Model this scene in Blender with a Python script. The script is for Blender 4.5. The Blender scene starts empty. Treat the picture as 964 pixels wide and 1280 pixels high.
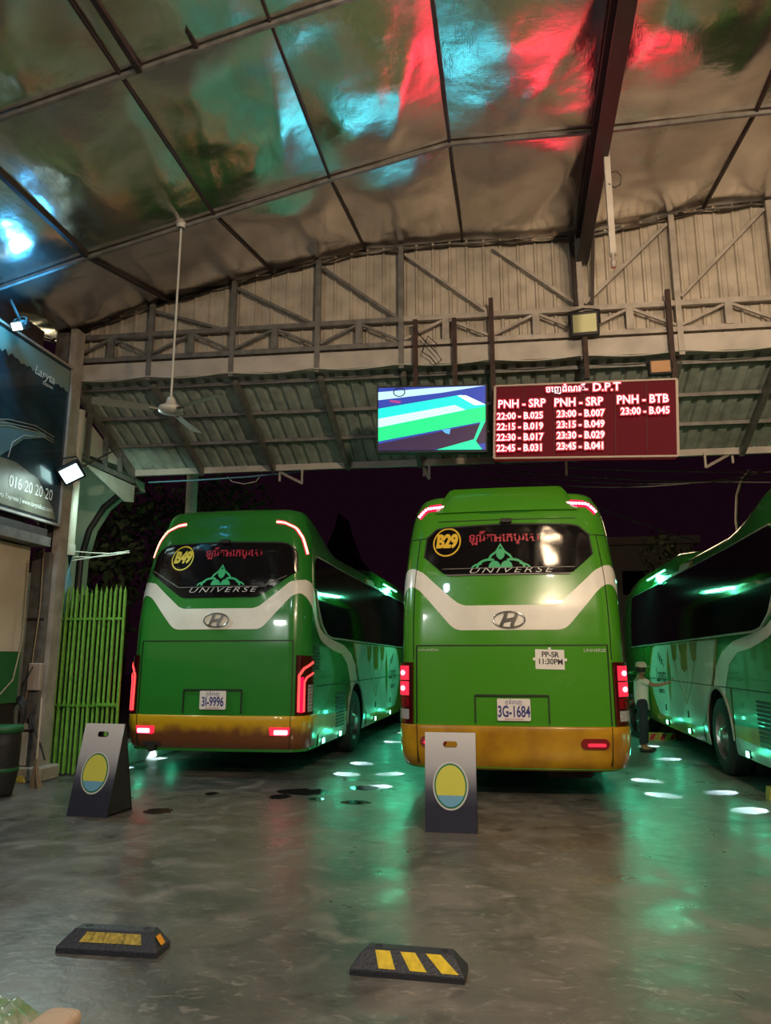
import bpy, math, random
from mathutils import Vector, Matrix, noise
R_ = math.radians
PI = math.pi
random.seed(7)
col = bpy.context.scene.collection
sc = bpy.context.scene

# ------------------------------------------------------------------ camera
CAMH = 1.5; FPX = 925.0; PITCH = R_(11.3); YAW = R_(9.6)
cd = bpy.data.cameras.new('camera'); cam = bpy.data.objects.new('camera', cd); col.objects.link(cam)
cam.location = (0, 0, CAMH); cam.rotation_euler = (PI/2 + PITCH, 0, YAW)
cd.sensor_fit = 'VERTICAL'; cd.sensor_height = 24.0; cd.lens = 24.0*FPX/1280.0; cd.clip_end = 300
sc.camera = cam
# ------------------------------------------------------------------ view
sc.view_settings.view_transform = 'Standard'; sc.view_settings.look = 'None'
sc.view_settings.gamma = 1.0; sc.view_settings.exposure = 0.0
sc.view_settings.use_curve_mapping = False
# ------------------------------------------------------------------ night sky
wd = bpy.data.worlds.new('world'); sc.world = wd; wd.use_nodes = True
wd.node_tree.nodes['Background'].inputs[0].default_value = (0.012, 0.003, 0.008, 1)
wd.node_tree.nodes['Background'].inputs[1].default_value = 0.55

def aim(o, d):
    o.rotation_euler = Vector(d).to_track_quat('-Z', 'Y').to_euler()
def area(name, loc, d, sx, sy, power, color, spread=180):
    l = bpy.data.lights.new(name, 'AREA'); l.shape = 'RECTANGLE'; l.size = sx; l.size_y = sy
    l.energy = power; l.color = color; l.spread = R_(spread)
    o = bpy.data.objects.new(name, l); o.location = loc; aim(o, d); col.objects.link(o); return o
def spot(name, loc, d, power, color, ang, blend=.3, size=.03):
    l = bpy.data.lights.new(name, 'SPOT'); l.energy = power; l.color = color; l.spot_size = R_(ang); l.spot_blend = blend
    l.shadow_soft_size = size
    o = bpy.data.objects.new(name, l); o.location = loc; aim(o, d); col.objects.link(o); return o
def point(name, loc, power, color, size=.05):
    l = bpy.data.lights.new(name, 'POINT'); l.energy = power; l.color = color; l.shadow_soft_size = size
    o = bpy.data.objects.new(name, l); o.location = loc; col.objects.link(o); return o
# lamps of the waiting hall that stand behind / above the photographer
WARM = (1.0, .76, .50)
area('hall_lamp_light', (1.9, .6, 5.3), (0.02, 1, -.04), .45, .22, 430, WARM)
area('hall_lamp_light', (-4.6, -2.0, 4.4), (.30, 1, -.20), .5, .25, 90, (.9, .95, .9))
spot('hall_lamp_light', (1.6, 2.0, 6.0), (-.05, .12, -1), 230, (1, .84, .66), 150, .8, .12)
spot('hall_lamp_light', (-2.6, 1.5, 5.8), (0, .12, -1), 150, (.72, .88, 1), 150, .8, .12)

# ================================================================== helpers
def ss(a, b, x):
    t = min(1, max(0, (x-a)/(b-a))); return t*t*(3-2*t)
def lerp(a, b, t): return a+(b-a)*t
def tab(T, x):
    if x <= T[0][0]: return T[0][1]
    for (a, u), (b, v) in zip(T, T[1:]):
        if x <= b: return u+(v-u)*(x-a)/(b-a)
    return T[-1][1]
class MB:
    def __init__(s): s.v = []; s.f = []; s.sm = []
    def add(s, vs, fs, smooth=False):
        n = len(s.v); s.v += [tuple(v) for v in vs]; s.f += [tuple(i+n for i in f) for f in fs]; s.sm += [smooth]*len(fs)
        return s
    def box(s, c, d, rz=0, bev=0):
        hx, hy, hz = d[0]/2, d[1]/2, d[2]/2
        if bev > 0:
            b = min(bev, hx*.9, hy*.9, hz*.9); P = []; idx = {}
            for sx in (-1, 1):
                for sy in (-1, 1):
                    for sz in (-1, 1):
                        for ax in range(3):
                            p = [sx*hx, sy*hy, sz*hz]
                            for k in range(3):
                                if k != ax: p[k] -= (sx, sy, sz)[k]*b
                            idx[(sx, sy, sz, ax)] = len(P); P.append(p)
            F = []
            for ax in range(3):
                u, w = [k for k in range(3) if k != ax]
                for sg in (-1, 1):
                    q = []
                    for a, c2 in ((-1, -1), (1, -1), (1, 1), (-1, 1)):
                        k = [0, 0, 0]; k[ax] = sg; k[u] = a; k[w] = c2; q.append(idx[(*k, ax)])
                    F.append(q if (sg > 0) ^ (ax == 1) else q[::-1])
                for a in (-1, 1):
                    for c2 in (-1, 1):
                        k0 = [0, 0, 0]; k0[u] = a; k0[w] = c2; k1 = list(k0); k0[ax] = -1; k1[ax] = 1
                        F.append([idx[(*k0, u)], idx[(*k1, u)], idx[(*k1, w)], idx[(*k0, w)]])
            for sx in (-1, 1):
                for sy in (-1, 1):
                    for sz in (-1, 1): F.append([idx[(sx, sy, sz, k)] for k in range(3)])
        else:
            P = [(x, y, z) for x in (-hx, hx) for y in (-hy, hy) for z in (-hz, hz)]
            F = [(0, 1, 3, 2), (4, 6, 7, 5), (0, 4, 5, 1), (2, 3, 7, 6), (0, 2, 6, 4), (1, 5, 7, 3)]
        ca, sa = math.cos(rz), math.sin(rz)
        return s.add([(c[0]+x*ca-y*sa, c[1]+x*sa+y*ca, c[2]+z) for x, y, z in P], F)
    def bar(s, a, b, w, h, up=(0, 0, 1)):
        a = Vector(a); b = Vector(b); d = (b-a).normalized(); up = Vector(up)
        if abs(d.dot(up)) > .98: up = Vector((0, 1, 0))
        r = d.cross(up).normalized(); u = r.cross(d).normalized()
        P = [p+r*x*w/2+u*y*h/2 for p in (a, b) for x in (-1, 1) for y in (-1, 1)]
        return s.add(P, [(0, 1, 3, 2), (4, 6, 7, 5), (0, 4, 5, 1), (2, 3, 7, 6), (0, 2, 6, 4), (1, 5, 7, 3)])
    def tube(s, pts, r, n=8, cap=True):
        pts = [Vector(p) for p in pts]; m = len(pts)
        rr = r if isinstance(r, (list, tuple)) else [r]*m
        V = []; ref = None
        for i, p in enumerate(pts):
            d = (pts[min(i+1, m-1)]-pts[max(i-1, 0)]).normalized()
            if ref is None: ref = Vector((0, 0, 1)) if abs(d.z) < .9 else Vector((0, 1, 0))
            u = d.cross(ref).normalized(); w = d.cross(u).normalized(); ref = -w if False else ref
            V += [p+(u*math.cos(2*PI*k/n)+w*math.sin(2*PI*k/n))*rr[i] for k in range(n)]
        F = [(i*n+k, i*n+(k+1) % n, (i+1)*n+(k+1) % n, (i+1)*n+k) for i in range(m-1) for k in range(n)]
        s.add(V, F, True)
        if cap: s.add(V[:n], [tuple(range(n))]); s.add(V[-n:], [tuple(range(n))[::-1]])
        return s
    def lathe(s, prof, c=(0, 0, 0), axis='z', n=20, sy=1.0):
        V = []
        for r, h in prof:
            for k in range(n):
                a = 2*PI*k/n; x, y = r*math.cos(a), r*math.sin(a)*sy
                p = {'z': (x, y, h), 'x': (h, x, y), 'y': (x, h, y)}[axis]
                V.append((c[0]+p[0], c[1]+p[1], c[2]+p[2]))
        m = len(prof)
        return s.add(V, [(i*n+k, i*n+(k+1) % n, (i+1)*n+(k+1) % n, (i+1)*n+k) for i in range(m-1) for k in range(n)], True)
    def quad(s, *p): return s.add(p, [tuple(range(len(p)))])
    def prism(s, poly, y0, y1, f=lambda x, z, y: (x, y, z)):
        n = len(poly); V = [f(x, z, y0) for x, z in poly]+[f(x, z, y1) for x, z in poly]
        return s.add(V, [tuple(range(n))[::-1], tuple(range(n, 2*n))]+[(i, (i+1) % n, n+(i+1) % n, n+i) for i in range(n)])
    def grid(s, nu, nv, f, smooth=True):
        V = [f(i/nu, j/nv) for i in range(nu+1) for j in range(nv+1)]
        return s.add(V, [(i*(nv+1)+j, (i+1)*(nv+1)+j, (i+1)*(nv+1)+j+1, i*(nv+1)+j+1) for i in range(nu) for j in range(nv)], smooth)
    def mesh(s, name):
        me = bpy.data.meshes.new(name); me.from_pydata(s.v, [], s.f)
        me.polygons.foreach_set('use_smooth', s.sm); me.validate(); me.update(); return me
    def build(s, name, m, parent=None, fixn=True):
        me = s.mesh(name)
        if fixn:
            import bmesh
            bm = bmesh.new(); bm.from_mesh(me); bmesh.ops.recalc_face_normals(bm, faces=bm.faces); bm.to_mesh(me); bm.free()
        return link(name, me, m, parent)
def link(name, me, m, parent=None):
    if m: me.materials.append(m)
    o = bpy.data.objects.new(name, me); col.objects.link(o)
    if parent: o.parent = parent
    return o
def thing(name, label, cat, loc=(0, 0, 0), rz=0, group=None):
    o = bpy.data.objects.new(name, None); col.objects.link(o); o.empty_display_size = .2
    o.location = loc; o.rotation_euler = (0, 0, rz); o['label'] = label; o['category'] = cat
    if group: o['group'] = group
    return o
def tag(o, label, cat, group=None, kind=None):
    o['label'] = label; o['category'] = cat
    if group: o['group'] = group
    if kind: o['kind'] = kind
    return o
def struct(o, label=None):
    o['kind'] = 'structure'
    o['label'] = label; o['category'] = o.name.split('_')[0].split('.')[0]
    return o
def copy_tree(o, parent=None):
    c = o.copy(); col.objects.link(c); c.parent = parent
    for ch in o.children: copy_tree(ch, c)
    return c

# ------------------------------------------------------------------ materials
def mat(name, c, rough=.5, metal=0, emit=None, es=0, spec=.5, coat=0, bump=0, bs=40, var=0, vs=6, c2=None, alpha=1, trans=0, rv=0, det=4):
    m = bpy.data.materials.new(name); m.use_nodes = True; nt = m.node_tree; b = nt.nodes['Principled BSDF']
    b.inputs['Base Color'].default_value = (*c, 1); b.inputs['Roughness'].default_value = rough; b.inputs['Metallic'].default_value = metal
    b.inputs['Specular IOR Level'].default_value = spec; b.inputs['Coat Weight'].default_value = coat; b.inputs['Coat Roughness'].default_value = .04
    if trans: b.inputs['Transmission Weight'].default_value = trans
    if emit: b.inputs['Emission Color'].default_value = (*emit, 1); b.inputs['Emission Strength'].default_value = es
    if var or bump or rv:
        tc = nt.nodes.new('ShaderNodeTexCoord')
    if var or rv:
        n = nt.nodes.new('ShaderNodeTexNoise'); n.inputs['Scale'].default_value = vs; n.inputs['Detail'].default_value = det
        nt.links.new(tc.outputs['Object'], n.inputs['Vector'])
        cr = nt.nodes.new('ShaderNodeMapRange'); cr.inputs[1].default_value = .35; cr.inputs[2].default_value = .68
        nt.links.new(n.outputs['Fac'], cr.inputs[0])
        if var:
            mx = nt.nodes.new('ShaderNodeMix'); mx.data_type = 'RGBA'
            mx.inputs[6].default_value = (*c, 1); mx.inputs[7].default_value = (*(c2 or [k*(1-var) for k in c]), 1)
            nt.links.new(cr.outputs[0], mx.inputs[0]); nt.links.new(mx.outputs[2], b.inputs['Base Color'])
        if rv:
            r2 = nt.nodes.new('ShaderNodeMapRange'); r2.inputs[3].default_value = rough; r2.inputs[4].default_value = rough+rv
            nt.links.new(cr.outputs[0], r2.inputs[0]); nt.links.new(r2.outputs[0], b.inputs['Roughness'])
    if bump:
        n2 = nt.nodes.new('ShaderNodeTexNoise'); n2.inputs['Scale'].default_value = bs; n2.inputs['Detail'].default_value = 3
        nt.links.new(tc.outputs['Object'], n2.inputs['Vector'])
        bp = nt.nodes.new('ShaderNodeBump'); bp.inputs['Strength'].default_value = bump; bp.inputs['Distance'].default_value = .02
        nt.links.new(n2.outputs['Fac'], bp.inputs['Height']); nt.links.new(bp.outputs[0], b.inputs['Normal'])
    return m
def emi(name, c, s): return mat(name, (0.02, 0.02, 0.02), .4, emit=c, es=s)
spot('hall_lamp_light', (4.2, 2.4, 5.2), (-.10, 1, .16), 420, WARM, 60, .9, .1)  # added unseen spot that brightens the right part of the gable wall
M = {}
M['green'] = mat('bus_green_paint', (.022, .21, .026), .2, coat=.6, rv=.08, vs=2, bump=.02, bs=3)
M['green29'] = mat('bus_leaf_green_paint', (.062, .29, .014), .2, coat=.6, rv=.08, vs=2, bump=.02, bs=3)  # same coach green, yellowed and lightened: warm light put into the colour
M['white'] = mat('bus_white_paint', (.84, .82, .76), .3, coat=.5, var=.1, vs=5)
M['gold'] = mat('bus_gold_paint', (.46, .27, .03), .3, coat=.3, var=.35, vs=5)
M['bumper'] = mat('bumper_gold', (.54, .30, .008), .3, coat=.3, var=.5, vs=3, c2=(.33, .15, .010), bump=.1, bs=14)
M['silver'] = mat('bus_silver_skirt', (.5, .5, .45), .3, .3, var=.3)
M['glass'] = mat('dark_tinted_glass', (.006, .005, .006), .06, spec=.6, bump=.006, bs=1.5)
M['black'] = mat('black_rubber', (.012, .012, .013), .6, bump=.3, bs=30)
M['seam'] = mat('dark_seam', (.008, .02, .006), .6)
M['dark'] = mat('underbody_dark', (.012, .012, .012), .8)
M['tyre'] = mat('tyre_rubber', (.02, .02, .02), .7, bump=.4, bs=60)
M['rim'] = mat('wheel_steel', (.6, .6, .58), .3, .9, var=.3, vs=20)
M['chrome'] = mat('chrome', (.65, .65, .65), .15, 1)
M['redlens'] = mat('red_lens', (.22, .004, .01), .15, coat=.5)
M['dredlens'] = mat('dark_red_lens', (.05, .002, .005), .12, coat=.6)
M['redlit'] = emi('lit_red_lens', (1, .02, .06), 1.15)
M['redhot'] = emi('lit_red_core', (1, .16, .22), 6.5)
M['redled'] = emi('red_led_line', (1, .05, .045), 2.6)
M['redhalo'] = mat('red_led_lens', (.3, .01, .02), .3, emit=(1, .0, .08), es=.9)
M['pinkled'] = emi('pink_led', (1, .32, .48), 7)
M['orangeled'] = emi('orange_led_line', (1, .38, .20), 6)
M['clear'] = mat('clear_lens', (.5, .5, .52), .15, coat=.5, var=.5, vs=60)
M['plate'] = mat('plate_white', (.80, .76, .76), .4)
M['blueink'] = mat('plate_blue_ink', (.03, .035, .22), .5)
M['ink'] = mat('black_ink', (.02, .02, .03), .6)
M['yellowfilm'] = mat('yellow_film', (.78, .50, .03), .4, emit=(.8, .5, .03), es=.0)
M['yellowfilm2'] = mat('bright_yellow_film', (.85, .78, .07), .4)
M['redfilm'] = mat('red_film', (.42, .012, .04), .4)
M['greenfilm'] = mat('green_film', (.03, .42, .17), .4)
M['whitefilm'] = mat('silver_film', (.6, .6, .6), .3)
M['paper'] = mat('white_paper', (.8, .79, .76), .7)
M['mint'] = emi('mint_led', (.18, 1, .62), 14)
M['mintline'] = emi('mint_led_line', (.20, 1, .55), 5)
M['louver'] = mat('louver_black', (.015, .03, .02), .5)
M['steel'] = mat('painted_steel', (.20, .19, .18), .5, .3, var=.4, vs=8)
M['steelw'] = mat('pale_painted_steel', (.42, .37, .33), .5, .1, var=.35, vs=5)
M['dsteel'] = mat('dark_steel', (.05, .035, .033), .55, .3, var=.4, vs=8)
M['beamdark'] = mat('dark_beam_paint', (.018, .014, .014), .5, var=.3)
M['rust'] = mat('rusty_steel', (.05, .022, .018), .7, .1, var=.5, vs=9)
M['beam'] = mat('beam_white_paint', (.46, .42, .38), .5, var=.25, vs=3)
M['sheet'] = mat('corrugated_cream', (.48, .42, .35), .42, .1, var=.3, vs=4, bump=.08, bs=20)
M['sheetg'] = mat('corrugated_grey_green', (.36, .40, .36), .5, .0, var=.35, vs=5, bump=.08, bs=20)
M['wallb'] = mat('beige_plaster', (.55, .47, .38), .7, var=.15, vs=2, bump=.1, bs=30)
M['wallg'] = mat('green_wall_paint', (.01, .11, .03), .5)
M['walld'] = mat('dark_wall_base', (.015, .012, .012), .7)
M['wallo'] = mat('pale_green_plaster', (.38, .46, .36), .7, var=.3, vs=2, c2=(.24, .36, .24))
M['fence'] = mat('green_gate_paint', (.20, .52, .07), .4, var=.4, vs=12, c2=(.12, .34, .04))
M['pvc'] = mat('grey_pvc', (.5, .5, .45), .4, var=.2)
M['bluepvc'] = mat('blue_pvc', (.12, .30, .42), .4)
M['conc'] = mat('pale_concrete', (.4, .38, .32), .8, var=.3, vs=4, bump=.3, bs=25)
M['fan'] = mat('fan_white', (.5, .5, .46), .4, var=.15, vs=6)
M['brown'] = mat('junction_board', (.42, .33, .28), .6)
M['straw'] = mat('broom_straw', (.36, .27, .17), .8, var=.4, vs=40)
M['wood'] = mat('pale_wood', (.55, .48, .38), .6)
M['stopper'] = mat('stopper_rubber', (.028, .03, .04), .5, bump=.3, bs=60)
M['yellow'] = mat('yellow_reflector', (.78, .56, .01), .4, var=.25, vs=30)
M['yellowd'] = mat('worn_yellow_reflector', (.5, .38, .06), .5, var=.6, vs=45)
M['orange'] = mat('orange_reflector', (.8, .34, .02), .4)
M['navyside'] = mat('board_side_dark', (.02, .018, .018), .6, var=.4, vs=20)
M['leaf'] = mat('night_foliage', (.035, .05, .015), .7, var=.5, vs=9)
M['bark'] = mat('bark', (.05, .04, .03), .8)

# floor: worn, damp concrete
def floor_mat():
    m = bpy.data.materials.new('worn_damp_concrete'); m.use_nodes = True; nt = m.node_tree; b = nt.nodes['Principled BSDF']
    N = nt.nodes.new; L = nt.links.new
    tc = N('ShaderNodeTexCoord')
    def nz(sc_, det, dist=0, sx=1, sy=1):
        mp = N('ShaderNodeMapping'); mp.inputs['Scale'].default_value = (sx, sy, 1); L(tc.outputs['Object'], mp.inputs[0])
        n = N('ShaderNodeTexNoise'); n.inputs['Scale'].default_value = sc_; n.inputs['Detail'].default_value = det
        n.inputs['Distortion'].default_value = dist; L(mp.outputs[0], n.inputs['Vector']); return n.outputs['Fac']
    def ramp(i, a, b_, v0=0, v1=1):
        r = N('ShaderNodeMapRange'); r.inputs[1].default_value = a; r.inputs[2].default_value = b_; r.inputs[3].default_value = v0; r.inputs[4].default_value = v1
        L(i, r.inputs[0]); return r.outputs[0]
    def mix(f, a, b_):
        x = N('ShaderNodeMix'); x.data_type = 'RGBA'; L(f, x.inputs[0])
        for k, v in ((6, a), (7, b_)):
            if isinstance(v, tuple): x.inputs[k].default_value = (*v, 1)
            else: L(v, x.inputs[k])
        return x.outputs[2]
    big = nz(.7, 8, 1.0); mid = nz(2.6, 12, 1.0); fine = nz(8, 12, 1.6, 1, 1.8)
    c = mix(ramp(big, .38, .66), (.135, .128, .115), (.062, .066, .066))
    c = mix(ramp(mid, .5, .72), c, (.19, .18, .16))
    c = mix(ramp(fine, .58, .72, 0, .6), c, (.32, .30, .27))
    st = nz(1.6, 5, 1.5)
    c = mix(ramp(st, .56, .70, 0, .8), c, (.045, .042, .038))
    L(c, b.inputs['Base Color'])
    r = ramp(mid, .3, .75, .25, .50)
    L(r, b.inputs['Roughness']); b.inputs['Specular IOR Level'].default_value = .55
    bp = N('ShaderNodeBump'); bp.inputs['Strength'].default_value = .3; bp.inputs['Distance'].default_value = .012
    L(nz(14, 8, .5), bp.inputs['Height']); L(bp.outputs[0], b.inputs['Normal'])
    return m
M['floor'] = floor_mat()
def foil_mat():
    m = bpy.data.materials.new('woven_foil_insulation'); m.use_nodes = True; nt = m.node_tree; b = nt.nodes['Principled BSDF']
    N = nt.nodes.new; L = nt.links.new
    tc = N('ShaderNodeTexCoord')
    n = N('ShaderNodeTexNoise'); n.inputs['Scale'].default_value = 1.3; n.inputs['Detail'].default_value = 6; L(tc.outputs['Object'], n.inputs['Vector'])
    mx = N('ShaderNodeMix'); mx.data_type = 'RGBA'; mx.inputs[6].default_value = (.70, .64, .58, 1); mx.inputs[7].default_value = (.52, .48, .45, 1)
    L(n.outputs['Fac'], mx.inputs[0]); L(mx.outputs[2], b.inputs['Base Color'])
    b.inputs['Metallic'].default_value = .97
    r = N('ShaderNodeMapRange'); r.inputs[1].default_value = .35; r.inputs[2].default_value = .65; r.interpolation_type = 'SMOOTHSTEP'; r.inputs[3].default_value = .15; r.inputs[4].default_value = .24
    L(n.outputs['Fac'], r.inputs[0]); L(r.outputs[0], b.inputs['Roughness'])
    hs = []
    for sc_, stx, sty, wt in ((1.1, 1, 1, .9), (95, 1, .12, .03), (95, .12, 1, .03), (4.5, 1, .5, .16)):
        mp = N('ShaderNodeMapping'); mp.inputs['Scale'].default_value = (stx, sty, 1); L(tc.outputs['Object'], mp.inputs[0])
        k = N('ShaderNodeTexNoise'); k.inputs['Scale'].default_value = sc_; k.inputs['Detail'].default_value = 4; L(mp.outputs[0], k.inputs['Vector'])
        q = N('ShaderNodeMath'); q.operation = 'MULTIPLY'; q.inputs[1].default_value = wt; L(k.outputs['Fac'], q.inputs[0]); hs.append(q.outputs[0])
    a = hs[0]
    for h in hs[1:]:
        q = N('ShaderNodeMath'); q.operation = 'ADD'; L(a, q.inputs[0]); L(h, q.inputs[1]); a = q.outputs[0]
    bp = N('ShaderNodeBump'); bp.inputs['Strength'].default_value = .5; bp.inputs['Distance'].default_value = .06
    L(a, bp.inputs['Height']); L(bp.outputs[0], b.inputs['Normal'])
    return m
M['foil'] = foil_mat()

# ------------------------------------------------------------------ text and flat shapes
def text_mesh(body, size, offset=0, extrude=0, shear=0, align='CENTER', sx=1, space=1, res=4):
    cu = bpy.data.curves.new('text', 'FONT'); cu.body = body; cu.size = size; cu.offset = offset; cu.extrude = extrude; cu.shear = shear
    cu.align_x = align; cu.align_y = 'CENTER'; cu.space_character = space; cu.resolution_u = res
    o = bpy.data.objects.new('text', cu); me = bpy.data.meshes.new_from_object(o); bpy.data.objects.remove(o)
    V = [(v.co.x*sx, v.co.y, v.co.z) for v in me.vertices]; F = [tuple(p.vertices) for p in me.polygons]
    bpy.data.meshes.remove(me); return V, F
def shape_mesh(loops, extrude=0):
    cu = bpy.data.curves.new('shape', 'CURVE'); cu.dimensions = '2D'; cu.fill_mode = 'BOTH'; cu.extrude = extrude
    for lp in loops:
        s = cu.splines.new('POLY'); s.points.add(len(lp)-1); s.use_cyclic_u = True
        for p, (x, y) in zip(s.points, lp): p.co = (x, y, 0, 1)
    o = bpy.data.objects.new('shape', cu); me = bpy.data.meshes.new_from_object(o); bpy.data.objects.remove(o)
    V = [tuple(v.co) for v in me.vertices]; F = [tuple(p.vertices) for p in me.polygons]
    bpy.data.meshes.remove(me); return V, F
def place(VF, name, m, parent, fn):
    V, F = VF
    return link(name, (lambda b: b.mesh(name))(MB().add([fn(*v) for v in V], F)), m, parent)
def ell(cx, cy, rx, ry, n=28, a0=0, a1=2*PI):
    k = n if abs(a1-a0-2*PI) < 1e-6 else n+1
    return [(cx+rx*math.cos(a0+(a1-a0)*i/n), cy+ry*math.sin(a0+(a1-a0)*i/n)) for i in range(k)]
def rrect(cx, cy, w, h, r, n=4):
    o = []
    for qx, qy, a in ((1, 1, 0), (-1, 1, PI/2), (-1, -1, PI), (1, -1, 1.5*PI)):
        for i in range(n+1):
            t = a+PI/2*i/n; o.append((cx+qx*(w/2-r)+r*math.cos(t), cy+qy*(h/2-r)+r*math.sin(t)))
    return o
exec_parts = []
# ================================================================== coach
BR = .28; BC = .05; A0 = 1.25-BR; B0 = PI/2*BR; BL = 12.0; ZS = 2.9
HWT = [(.25, 1.19), (.40, 1.24), (.8, 1.25), (1.9, 1.25), (2.4, 1.235), (2.9, 1.185), (3.15, 1.15), (3.3, 1.115), (3.4, 1.06)]
YRT = [(.25, .10), (.4, .04), (.75, .0), (1.7, .02), (2.1, .05), (2.5, .12), (3.0, .24), (3.2, .30), (3.4, .38)]
def kq(y): return lerp(1, .42, ss(.7, 2.6, y))
def P(s, z, off=0.0):
    """point on the coach skin: s = arc length from the rear centre (+ right side), z = height before the roof dip"""
    sg = 1 if s >= 0 else -1; a = abs(s); h = tab(HWT, z)+off; yr = tab(YRT, z)-off; A = h-off-BR
    E = A0+B0; SL = BL-2*(BR+BC); r = BR+off
    if a <= A0:
        t = a/A0; x = t*A; y = yr+BC*t*t
    elif a <= E:
        th = (a-A0)/B0*PI/2; x = A+r*math.sin(th); y = yr+BC+r*(1-math.cos(th))
    elif a <= E+SL:
        d = a-E; x = h; y = BR+BC+d+yr*max(0, 1-d/.6)
    elif a <= E+SL+B0:
        th = (a-E-SL)/B0*PI/2; x = A+r*math.cos(th); y = BL-BR-BC+r*math.sin(th)-yr*.6*math.sin(th)
    else:
        t = max(0, 1-(a-E-SL-B0)/A0); x = t*A; y = BL-BC+off+BC*(1-t*t)-yr*.6
    zz = z if z < ZS else ZS+(z-ZS)*kq(y)
    return (sg*x, y, zz)
def S(y): return A0+B0+y-(BR+BC)
SMAX = 2*(A0+B0)+BL-2*(BR+BC)
WY = (3.2, 9.3); WR = .63; WZ = .50
def arch(s, base):
    y = abs(s)-A0-B0+BR+BC
    for c in WY:
        if abs(y-c) < WR: return max(base, WZ+math.sqrt(WR*WR-(y-c)**2))
    return base
def patch(name, m, parent, pts_s, top, bot, off=.004, nz=6, rim=0.0, lab=None):
    """strip of skin between curves bot(s) and top(s); rim > 0 gives it thickness"""
    b = MB(); n = len(pts_s)
    ft = top if callable(top) else (lambda s: tab(top, s)); fb = bot if callable(bot) else (lambda s: tab(bot, s))
    g = [[P(s, lerp(fb(s), ft(s), j/nz), off) for j in range(nz+1)] for s in pts_s]
    V = [p for c in g for p in c]
    b.add(V, [(i*(nz+1)+j, (i+1)*(nz+1)+j, (i+1)*(nz+1)+j+1, i*(nz+1)+j+1) for i in range(n-1) for j in range(nz)], True)
    if rim:
        ring = [(s, fb(s)) for s in pts_s]+[(pts_s[-1], lerp(fb(pts_s[-1]), ft(pts_s[-1]), j/nz)) for j in range(1, nz)]
        ring += [(s, ft(s)) for s in reversed(pts_s)]+[(pts_s[0], lerp(fb(pts_s[0]), ft(pts_s[0]), j/nz)) for j in range(nz-1, 0, -1)]
        k = len(ring); V2 = [P(s, z, off) for s, z in ring]+[P(s, z, off-rim) for s, z in ring]
        b.add(V2, [(i, (i+1) % k, k+(i+1) % k, k+i) for i in range(k)])
    o = b.build(name, m, parent)
    if lab: o['label'] = lab
    return o
def lin(a, b, n): return [a+(b-a)*i/n for i in range(n+1)]
def mirror(f): return lambda s: f(-s)
def skinpatch(name, m, parent, side, ys, top, bot, **k):
    """same for a side of the coach, given in local y; side +1 right, -1 left"""
    ss_ = [side*S(y) for y in ys]
    t = (lambda s: tab(top, abs(s)-A0-B0+BR+BC)) if not callable(top) else (lambda s: top(abs(s)-A0-B0+BR+BC))
    b = (lambda s: tab(bot, abs(s)-A0-B0+BR+BC)) if not callable(bot) else (lambda s: bot(abs(s)-A0-B0+BR+BC))
    return patch(name, m, parent, ss_, t, b, **k)
def skinbar(b, s0, z0, s1, z1, w, off=.012, n=8):
    """narrow raised line that follows the skin"""
    pts = [(lerp(s0, s1, i/n), lerp(z0, z1, i/n)) for i in range(n+1)]
    d = Vector((s1-s0, z1-z0)).normalized(); nx, nz_ = -d.y*w/2, d.x*w/2
    V = []
    for s, z in pts: V += [P(s+nx, z+nz_, off), P(s-nx, z-nz_, off), P(s-nx, z-nz_, -.005), P(s+nx, z+nz_, -.005)]
    F = []
    for i in range(n):
        a = i*4; c = a+4
        F += [(a, c, c+1, a+1), (a+1, c+1, c+2, a+2), (a+3, a, c, c+3)] if False else [(a, a+1, c+1, c), (a+1, a+2, c+2, c+1), (a+3, a, c, c+3)]
    F += [(0, 1, 2, 3), (n*4, n*4+3, n*4+2, n*4+1)]
    b.add(V, F)
def polyline(b, pts, w, off=.012, n=4):
    for (a, c), (d, e) in zip(pts, pts[1:]): skinbar(b, a, c, d, e, w, off, n)
def skin_text(body, s0, z0, size, m, parent, name='lettering', off=.011, sx=1, mir=False, **k):
    V, F = text_mesh(body, size, **k)
    return place((V, F), name, m, parent, lambda x, y, z: P(s0+x*sx, z0+y, off))
def skin_shape(loops, s0, z0, m, parent, name, off=.010, sx=1, sz=1):
    return place(shape_mesh(loops), name, m, parent, lambda x, y, z: P(s0+x*sx, z0+y*sz, off))
def wheel(parent, x, y, sg, dual=False):
    """one road wheel: tyre, steel rim and hub"""
    b = MB(); w = .27
    b.lathe([(.30, -w/2), (.44, -w/2-.005), (.485, -w/2+.02), (.50, -w/2+.06), (.50, w/2-.06), (.485, w/2-.02), (.44, w/2+.005), (.30, w/2)], (0, 0, 0), 'x', 40)
    for g in (-.07, 0, .07): b.lathe([(.503, g-.006), (.488, g), (.503, g+.006)], (0, 0, 0), 'x', 40)
    t = b.build('wheel', M['tyre'], parent); t.location = (x, y, .5)
    b = MB(); q = sg
    b.lathe([(.305, q*.135), (.295, q*.10), (.27, q*.05), (.24, q*.02), (.16, q*.02), (.14, q*.07), (.10, q*.12), (.085, q*.15), (0, q*.155)], (0, 0, 0), 'x', 32)
    b.build('rim', M['rim'], t)
    b = MB()
    for k in range(10):
        a = 2*PI*k/10; b.lathe([(.017, q*.01), (.017, q*.055), (0, q*.06)], (0, .195*math.cos(a), .195*math.sin(a)), 'x', 6)
    b.build('wheel_nuts', M['chrome'], t)
    return t
def petal(w, h, n=10):
    """pointed lotus petal outline, base at 0"""
    L_ = [(-w*math.sin(PI*min(1, t*1.0))**.8*(1-.25*t), h*t) for t in [i/n for i in range(n+1)]]
    return L_+[(-x, y) for x, y in reversed(L_[1:-1])]
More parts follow.
